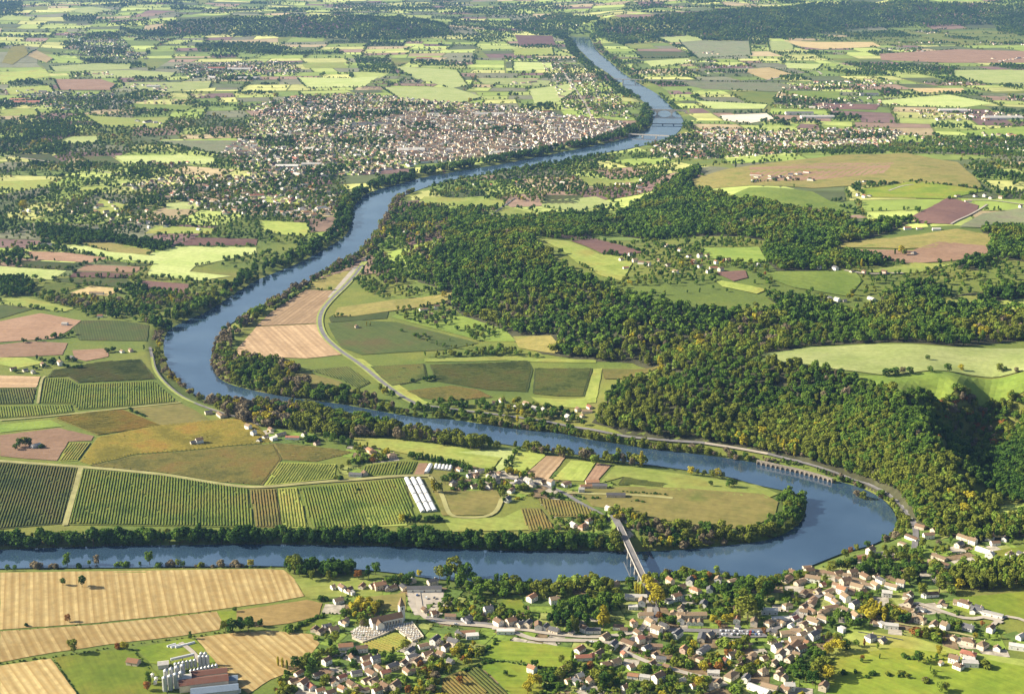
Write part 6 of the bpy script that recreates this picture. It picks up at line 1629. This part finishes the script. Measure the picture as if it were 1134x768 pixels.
# ------------------------------------------------------------------ single trees the photograph shows
SINGLE = """
70,648,9,B,d 91,650,14,B,d 75,688,9,B,r 29,693,4,S,d 82,722,15,B,o 137,719,9,B,y 130,717,6,S,r 141,719,8,T,y 211,707,9,T,d 260,677,6,B,d 250,699,13,B,o 258,700,16,B,d 266,699,14,B,d 275,699,17,B,d 165,757,14,T,m 163,764,10,B,r
75,627,18,T,m 107,626,14,T,b 166,626,19,T,m 39,629,10,S,b 8,632,8,B,m 17,632,8,B,m 59,629,7,S,b 87,628,6,S,m 99,627,8,T,g 132,627,7,S,m 140,627,7,S,m 190,627,9,S,b 197,628,10,B,o 203,628,8,B,m 245,627,9,S,b 262,627,9,S,b 278,628,10,B,y 222,628,7,S,o 155,627,7,T,m 175,628,7,S,m
326,634,22,B,o 318,630,16,T,d 504,641,28,B,o 515,644,24,B,d 496,642,20,B,d 524,646,14,B,d 487,642,18,B,o 464,639,9,B,y 456,642,11,B,m 444,645,12,B,o 437,647,12,B,m 450,647,13,B,d 430,648,11,B,m 397,641,11,B,r 408,640,16,T,d 416,636,15,B,m 346,642,12,B,o 364,642,12,T,o 371,641,10,B,m 383,632,14,T,b
394,675,11,S,y 404,676,12,S,y 414,676,11,S,y 399,668,9,S,y 409,668,9,S,y 420,671,8,S,o 355,664,6,S,d 361,664,5,S,d 321,699,9,S,m 308,737,11,P,y 313,739,12,P,y 318,741,11,P,o 329,742,15,B,d 337,741,15,B,o 345,742,14,B,d 343,748,12,B,d 372,712,14,B,o 366,718,12,T,d 380,683,10,B,m 386,682,9,B,o 430,757,10,B,g 417,767,10,B,g 361,757,11,B,o 509,757,9,B,r 560,748,6,B,d 395,768,8,B,o 466,740,9,B,r
668,695,27,T,y 634,701,22,P,o 639,700,18,P,o 630,702,15,T,d 718,654,17,B,y 723,662,19,B,y 729,670,22,B,y 714,648,14,B,y 733,662,14,B,o 704,657,14,P,y 707,658,14,P,y 710,659,15,P,y 713,660,13,P,o 733,694,11,B,o 634,737,18,P,m 637,743,14,T,m 630,745,14,B,o 620,752,13,B,o 653,742,10,B,r 622,734,9,B,o 661,757,16,B,o 668,760,16,B,d 672,758,12,B,m 590,762,16,B,y 584,768,13,B,y 597,759,11,B,y 640,764,10,B,d
828,686,28,B,o 838,680,24,B,d 820,679,20,B,o 843,660,24,B,o 832,655,20,B,m 850,662,22,B,d 822,666,16,B,o 790,690,10,B,y 803,690,11,B,y 810,688,9,B,y 796,684,8,B,o 796,694,8,B,r 738,637,9,S,b 758,636,11,S,o 764,637,10,S,o 793,634,9,B,g 803,641,9,T,g 785,641,9,B,r 768,645,9,B,r 778,647,8,B,y 846,702,8,B,r 730,686,9,B,r 750,690,6,S,g 745,717,9,B,o 768,719,10,B,y 764,726,9,B,y 820,716,9,B,o 853,712,9,B,g 805,727,9,B,r 822,730,8,B,y 775,762,13,B,y 770,758,11,B,o 780,766,11,B,o 763,690,5,S,o
970,679,16,P,y 974,681,17,P,y 966,680,14,P,y 985,681,13,T,o 979,683,12,T,y 990,687,14,B,o 1020,660,16,B,o 1040,656,24,T,o 1053,659,12,B,g 1047,650,16,B,m 1007,646,20,B,o 1063,651,12,B,y 1017,733,13,B,d 1040,725,11,B,y 1037,730,7,T,d 1090,738,9,S,o 912,746,20,B,o 905,750,17,B,o 918,752,16,B,y 900,758,15,B,d 916,724,13,B,y 923,719,12,B,y 930,722,14,B,y 936,721,13,B,d 926,712,12,B,o 918,709,10,B,o 882,733,9,T,g 886,737,9,B,d 955,731,6,B,r 954,733,5,B,d 974,729,6,P,d 972,718,7,T,g 957,715,9,P,r 948,716,8,B,m 1030,743,8,P,g 1034,750,9,B,g 1028,736,7,T,g 1041,766,11,B,g 1047,764,9,B,o 1097,698,7,S,o 1094,708,8,T,g 1103,707,8,T,g 1080,707,7,B,y 1087,694,7,B,r 1014,678,5,B,d 1061,681,4,S,d
935,618,12,B,o 922,634,15,B,o 930,632,14,B,d 918,631,11,T,o 938,631,13,B,o 870,640,10,B,g 866,646,9,B,d 876,660,9,B,o 881,662,8,B,m 872,662,9,B,m 942,613,9,B,r 948,610,9,B,o 960,607,10,B,d 945,629,13,B,d 955,633,12,B,d 965,630,13,B,d 978,636,12,B,d 950,662,6,B,o 958,665,7,B,m 903,657,5,S,y 850,655,10,B,d 858,648,10,B,d
980,417,13,B,d 991,416,14,B,d 1007,415,13,B,d 1000,414,11,B,b 1030,413,11,B,m 1049,412,14,B,d 1064,411,11,B,y 1106,412,14,B,o 1113,412,9,B,d 1125,413,9,B,b 1027,399,9,B,m 986,415,10,B,d
808,539,12,B,d 813,539,10,B,d 787,538,8,B,d 765,525,12,B,y 788,529,12,B,o 780,527,9,B,o 795,529,14,B,y 772,526,9,B,o 800,530,10,B,o 685,512,22,T,o 710,517,25,P,y 690,513,16,T,b 657,514,14,B,g 588,501,12,T,m 600,503,12,B,b 622,506,11,B,b 632,507,13,B,o 565,512,10,B,m 561,516,10,B,d 645,509,11,B,d 700,516,12,B,b
22,495,14,B,d 28,494,15,B,o 33,494,13,B,d 17,498,9,B,d 47,496,7,S,d 480,545,20,T,y 486,546,15,B,o 493,536,13,B,d 500,532,12,B,d 431,504,6,B,d 558,556,7,B,d 379,520,8,B,o 386,516,10,B,o 392,514,9,B,d 400,512,8,B,o 412,505,9,B,b 378,531,7,S,d 373,530,6,S,o 445,577,10,B,y 452,575,8,B,m 362,488,14,B,d 370,490,15,B,m 380,492,14,B,d 388,494,12,B,d 397,543,4,S,d
985,498,24,P,o 1070,520,22,P,o 1052,512,18,P,o 1055,520,14,P,o 1080,495,16,B,b 940,496,16,P,y 868,500,20,P,y 874,503,20,P,y 880,505,19,P,y 862,497,18,P,y 948,551,11,B,b 955,553,12,B,o 1120,505,14,P,o
26,232,26,B,y 28,240,14,B,y 620,235,20,C,d 492,330,14,B,y 498,346,10,P,y 406,361,9,P,y 410,361,9,P,y 405,275,22,P,b 760,270,20,C,d 621,282,14,B,d 677,282,12,B,d 925,224,12,B,d 954,296,18,P,y 998,280,16,B,y 1001,283,14,B,o 991,282,14,P,d 238,130,20,B,y 470,130,24,B,y 520,115,26,B,y
"""
SPN = dict(d='dark green', m='green', o='olive', y='yellow', r='russet', b='bare brown', g='fresh green')
ZT = [(91, 650, 'on the big stubble field'), (82, 722, 'along the stubble field hedge'), (262, 699, 'in the clump between stubble fields'), (165, 757, 'beside the grain silos'), (130, 627, 'on the bank edging the stubble field'), (340, 640, 'in the grove near the stubble corner'), (505, 643, 'behind the gravel yard by the water'), (445, 645, 'above the row of riverside houses'), (405, 672, 'in the yellow thicket above the church'), (330, 742, 'at the village edge by the stubble'), (375, 700, 'left of the churchyard'), (400, 750, 'between the houses below the churchyard'), (480, 735, 'around the triangular vineyard'), (545, 675, 'in gardens along the upper road'), (600, 650, 'in the riverside wood left of the bridge'), (650, 690, 'in the wood beside the bridge street'), (722, 660, 'lining the street off the bridge'), (640, 742, 'between green field and lower lanes'), (590, 762, 'in the yellow corner below the field'), (720, 735, 'along the lower garden lanes'), (770, 640, 'on the bank right of the bridge'), (760, 665, 'in gardens right of the bridge street'), (800, 689, 'in the yellow garden above the car park'), (832, 670, 'in the tall grove right of the gardens'), (770, 722, 'in gardens under the car park'), (820, 745, 'between the lower right houses'), (920, 718, 'in the yellow orchard beside the meadow'), (908, 748, 'at the meadow end of the village'), (970, 680, 'in the golden grove above the meadow'), (1030, 732, 'on the meadow hedge'), (1085, 705, 'around the scattered meadow houses'), (1095, 640, 'in the poplar plantation'), (1030, 655, 'at the left end of the plantation'), (1000, 620, 'under the cliff near the bend'), (930, 626, 'on the bank of the river bend'), (880, 655, 'inside the old village'), (1040, 412, 'on the hilltop pasture'), (790, 532, 'on the tip of the peninsula meadow'), (660, 512, 'on the inner bank of the middle reach'), (25, 495, 'in the round clump on ploughed land'), (485, 540, 'around the white tunnels'), (390, 515, 'among the small peninsula vineyards'), (375, 490, 'under the belt behind the farm'), (900, 510, 'above the arcaded wall'), (1060, 515, 'in the shaded valley behind the spur'), (830, 580, 'on the wooded tip inside the bend'), (740, 595, 'on the wooded bank right of the bridge'), (100, 600, 'in the far bank row above the stubble'), (250, 598, 'in the far bank row below the vineyards'), (400, 600, 'in the far bank row below the pale vines'), (540, 603, 'in the far bank row below the tunnels'), (640, 600, 'in the far bank row left of the bridge'),
      (620, 235, 'in the country behind the wooded hill'), (490, 335, 'in the clearing under the wooded hill'), (26, 235, 'near the white tower far off'), (450, 125, 'above the far town'), (700, 275, 'near the hilltop hamlet'), (980, 285, 'on the upper plateau'), (985, 570, 'on the outer bank of the bend'), (690, 580, 'around the far bridge end')]
ZA = np.array([(z[0], z[1]) for z in ZT])
trees = []
SFORM = dict(B='broad', T='tall', P='poplar', C='conifer', S='bush')
rows = [t.split(',') for t in SINGLE.split()]
SG = ground([(float(r[0]), float(r[1])) for r in rows])
for r, g_ in zip(rows, SG): trees.append((g_[0], g_[1], float(r[2]), RNG.uniform(.95, 1.2), SFORM[r[3]], r[4], 1e9))
NSINGLE = len(trees)
# the largest of the rest
cands = []
for nm, (lab, rs) in POOL.items():
    for i, r in enumerate(rs):
        if r[6]:
            u, v, s = proj(r[0], r[1], 8.0)
            if 4 < u < 1130 and 200 < v < 760: cands.append((r[2] * s * (1.0 if r[4] != 'bush' else .8), nm, i))
cands.sort(reverse=True)
taken = {}
for sz, nm, i in cands[:max(0, 292 - NSINGLE)]:
    taken.setdefault(nm, set()).add(i); r = POOL[nm][1][i]; trees.append((*r[:6], sz))
for nm, (lab, rs) in POOL.items():
    t = taken.get(nm, ()); R = [r for i, r in enumerate(rs) if i not in t]
    P = np.array([(r[0], r[1]) for r in R]); H = np.array([r[2] for r in R]); Wf = np.array([r[3] for r in R])
    z = hgt(P)
    f = [PIDX[('near' if r[1] < 2300 else 'far', r[4], r[5], random.randint(0, 1))] for r in R]
    gn_scatter(nm, np.column_stack([P, z]), H, H * Wf, f, lab)
    print('scatter', nm, len(P))
# the single trees: a trunk and a crown each
CM = {}
for fm in FORMS:
    for var in range(3):
        rng = np.random.default_rng(77 + var * 10 + FORMS.index(fm))
        sz = {'broad': .040, 'tall': .034, 'poplar': .026, 'conifer': .028, 'bush': .075}[fm]
        V, Q = crown_arrays(fm, 520, sz, rng); me = mesh_quads('crown', V, Q); me.materials.append(LM['d'])
        tm = trunk_mb(fm, rng).mesh('trunk'); tm.materials.append(BARK); CM[fm, var] = (me, tm)
lab_ix = {}
for k, (x, y, h, wf, fm, sp_, sz) in enumerate(trees):
    z = float(hgt([(x, y)])[0]) + (.5 if fm == 'bush' else .3)
    u, v, s = proj(x, y, z)
    zi = int(np.argmin(((ZA - (u, v)) ** 2 * (1, 2.2)).sum(1)))
    root = empty(FNAME[fm], (x, y, z), random.uniform(0, 6.28)); root.scale = (h * wf, h * wf, h)
    for nm, me in zip(('crown', 'trunk'), CM[fm, k % 3]):
        o = bpy.data.objects.new(nm if not (fm == 'bush' and nm == 'crown') else 'foliage', me)
        COL.objects.link(o); o.parent = root
        if nm == 'crown': o.material_slots[0].link = 'OBJECT'; o.material_slots[0].material = LM[sp_]
    word = {'broad': 'tree', 'tall': 'upright tree', 'poplar': 'slim poplar', 'conifer': 'conifer', 'bush': 'bush'}[fm]
    big = 'tall' if h * s > 15 else 'small' if h * s < 7.5 else 'mid-sized'
    lab_ix.setdefault((zi, big, sp_, word), []).append((u, root)); root['category'] = {'bush': 'bush'}.get(fm, 'tree'); root['group'] = 'trees ' + ZT[zi][2]
for (zi, big, sp_, word), rs in lab_ix.items():
    rs.sort(key=lambda q: q[0])
    for n, (u, r) in enumerate(rs):
        s = f'{big} {SPN[sp_]} {word} {ZT[zi][2]}'
        r['label'] = s if len(rs) == 1 else f'{nth(n + 1)} from left, {s}'
print('trees', len(trees), 'houses', len(HL))

# ------------------------------------------------------------------ air, light
m = bpy.data.materials.new('haze_air'); m.use_nodes = True; t = m.node_tree; t.nodes.remove(t.nodes['Principled BSDF'])
pv = t.nodes.new('ShaderNodeVolumePrincipled'); pv.inputs['Color'].default_value = (.30, .52, 1.0, 1); pv.inputs['Density'].default_value = 1.8e-5; pv.inputs['Anisotropy'].default_value = .2
t.links.new(pv.outputs[0], t.nodes['Material Output'].inputs['Volume'])
hz = MB(); hz.box(-30000, -600, -4, 30000, 45000, 780); tag(hz.build('haze', m), 'thin blue haze filling the valley air', 'haze', kind='stuff')

SUN_EL, SUN_AZ = math.radians(28), math.radians(-83)      # azimuth from the view direction, towards the left and a little beyond
w = bpy.data.worlds.new('World'); SC.world = w; w.use_nodes = True; nt = w.node_tree
sky = nt.nodes.new('ShaderNodeTexSky'); sky.sky_type = 'NISHITA'; sky.sun_disc = False; sky.sun_elevation = SUN_EL; sky.sun_rotation = SUN_AZ; sky.air_density = 1.2; sky.dust_density = 2.0; sky.ozone_density = 1.2
nt.links.new(sky.outputs[0], nt.nodes['Background'].inputs[0]); nt.nodes['Background'].inputs[1].default_value = .062
ld = bpy.data.lights.new('sun', 'SUN'); ld.energy = 5.0; ld.angle = math.radians(.5); ld.color = (1, .92, .76)
so = bpy.data.objects.new('sun', ld); COL.objects.link(so)
dirv = Vector((math.sin(SUN_AZ) * math.cos(SUN_EL), math.cos(SUN_AZ) * math.cos(SUN_EL), math.sin(SUN_EL)))
so.rotation_euler = dirv.to_track_quat('Z', 'Y').to_euler(); so.location = (0, 0, 3000)
SC.view_settings.view_transform = 'Standard'; SC.view_settings.look = 'None'; SC.view_settings.gamma = 1; SC.view_settings.exposure = 1.3
SC.render.engine = 'CYCLES'
cy = SC.cycles
cy.max_bounces = 5; cy.diffuse_bounces = 2; cy.glossy_bounces = 3; cy.transmission_bounces = 2; cy.volume_bounces = 0; cy.transparent_max_bounces = 4
cy.use_denoising = True; cy.denoiser = 'OPENIMAGEDENOISE'; cy.denoising_input_passes = 'RGB_ALBEDO_NORMAL'; cy.denoising_prefilter = 'ACCURATE'
SC.render.use_persistent_data = False
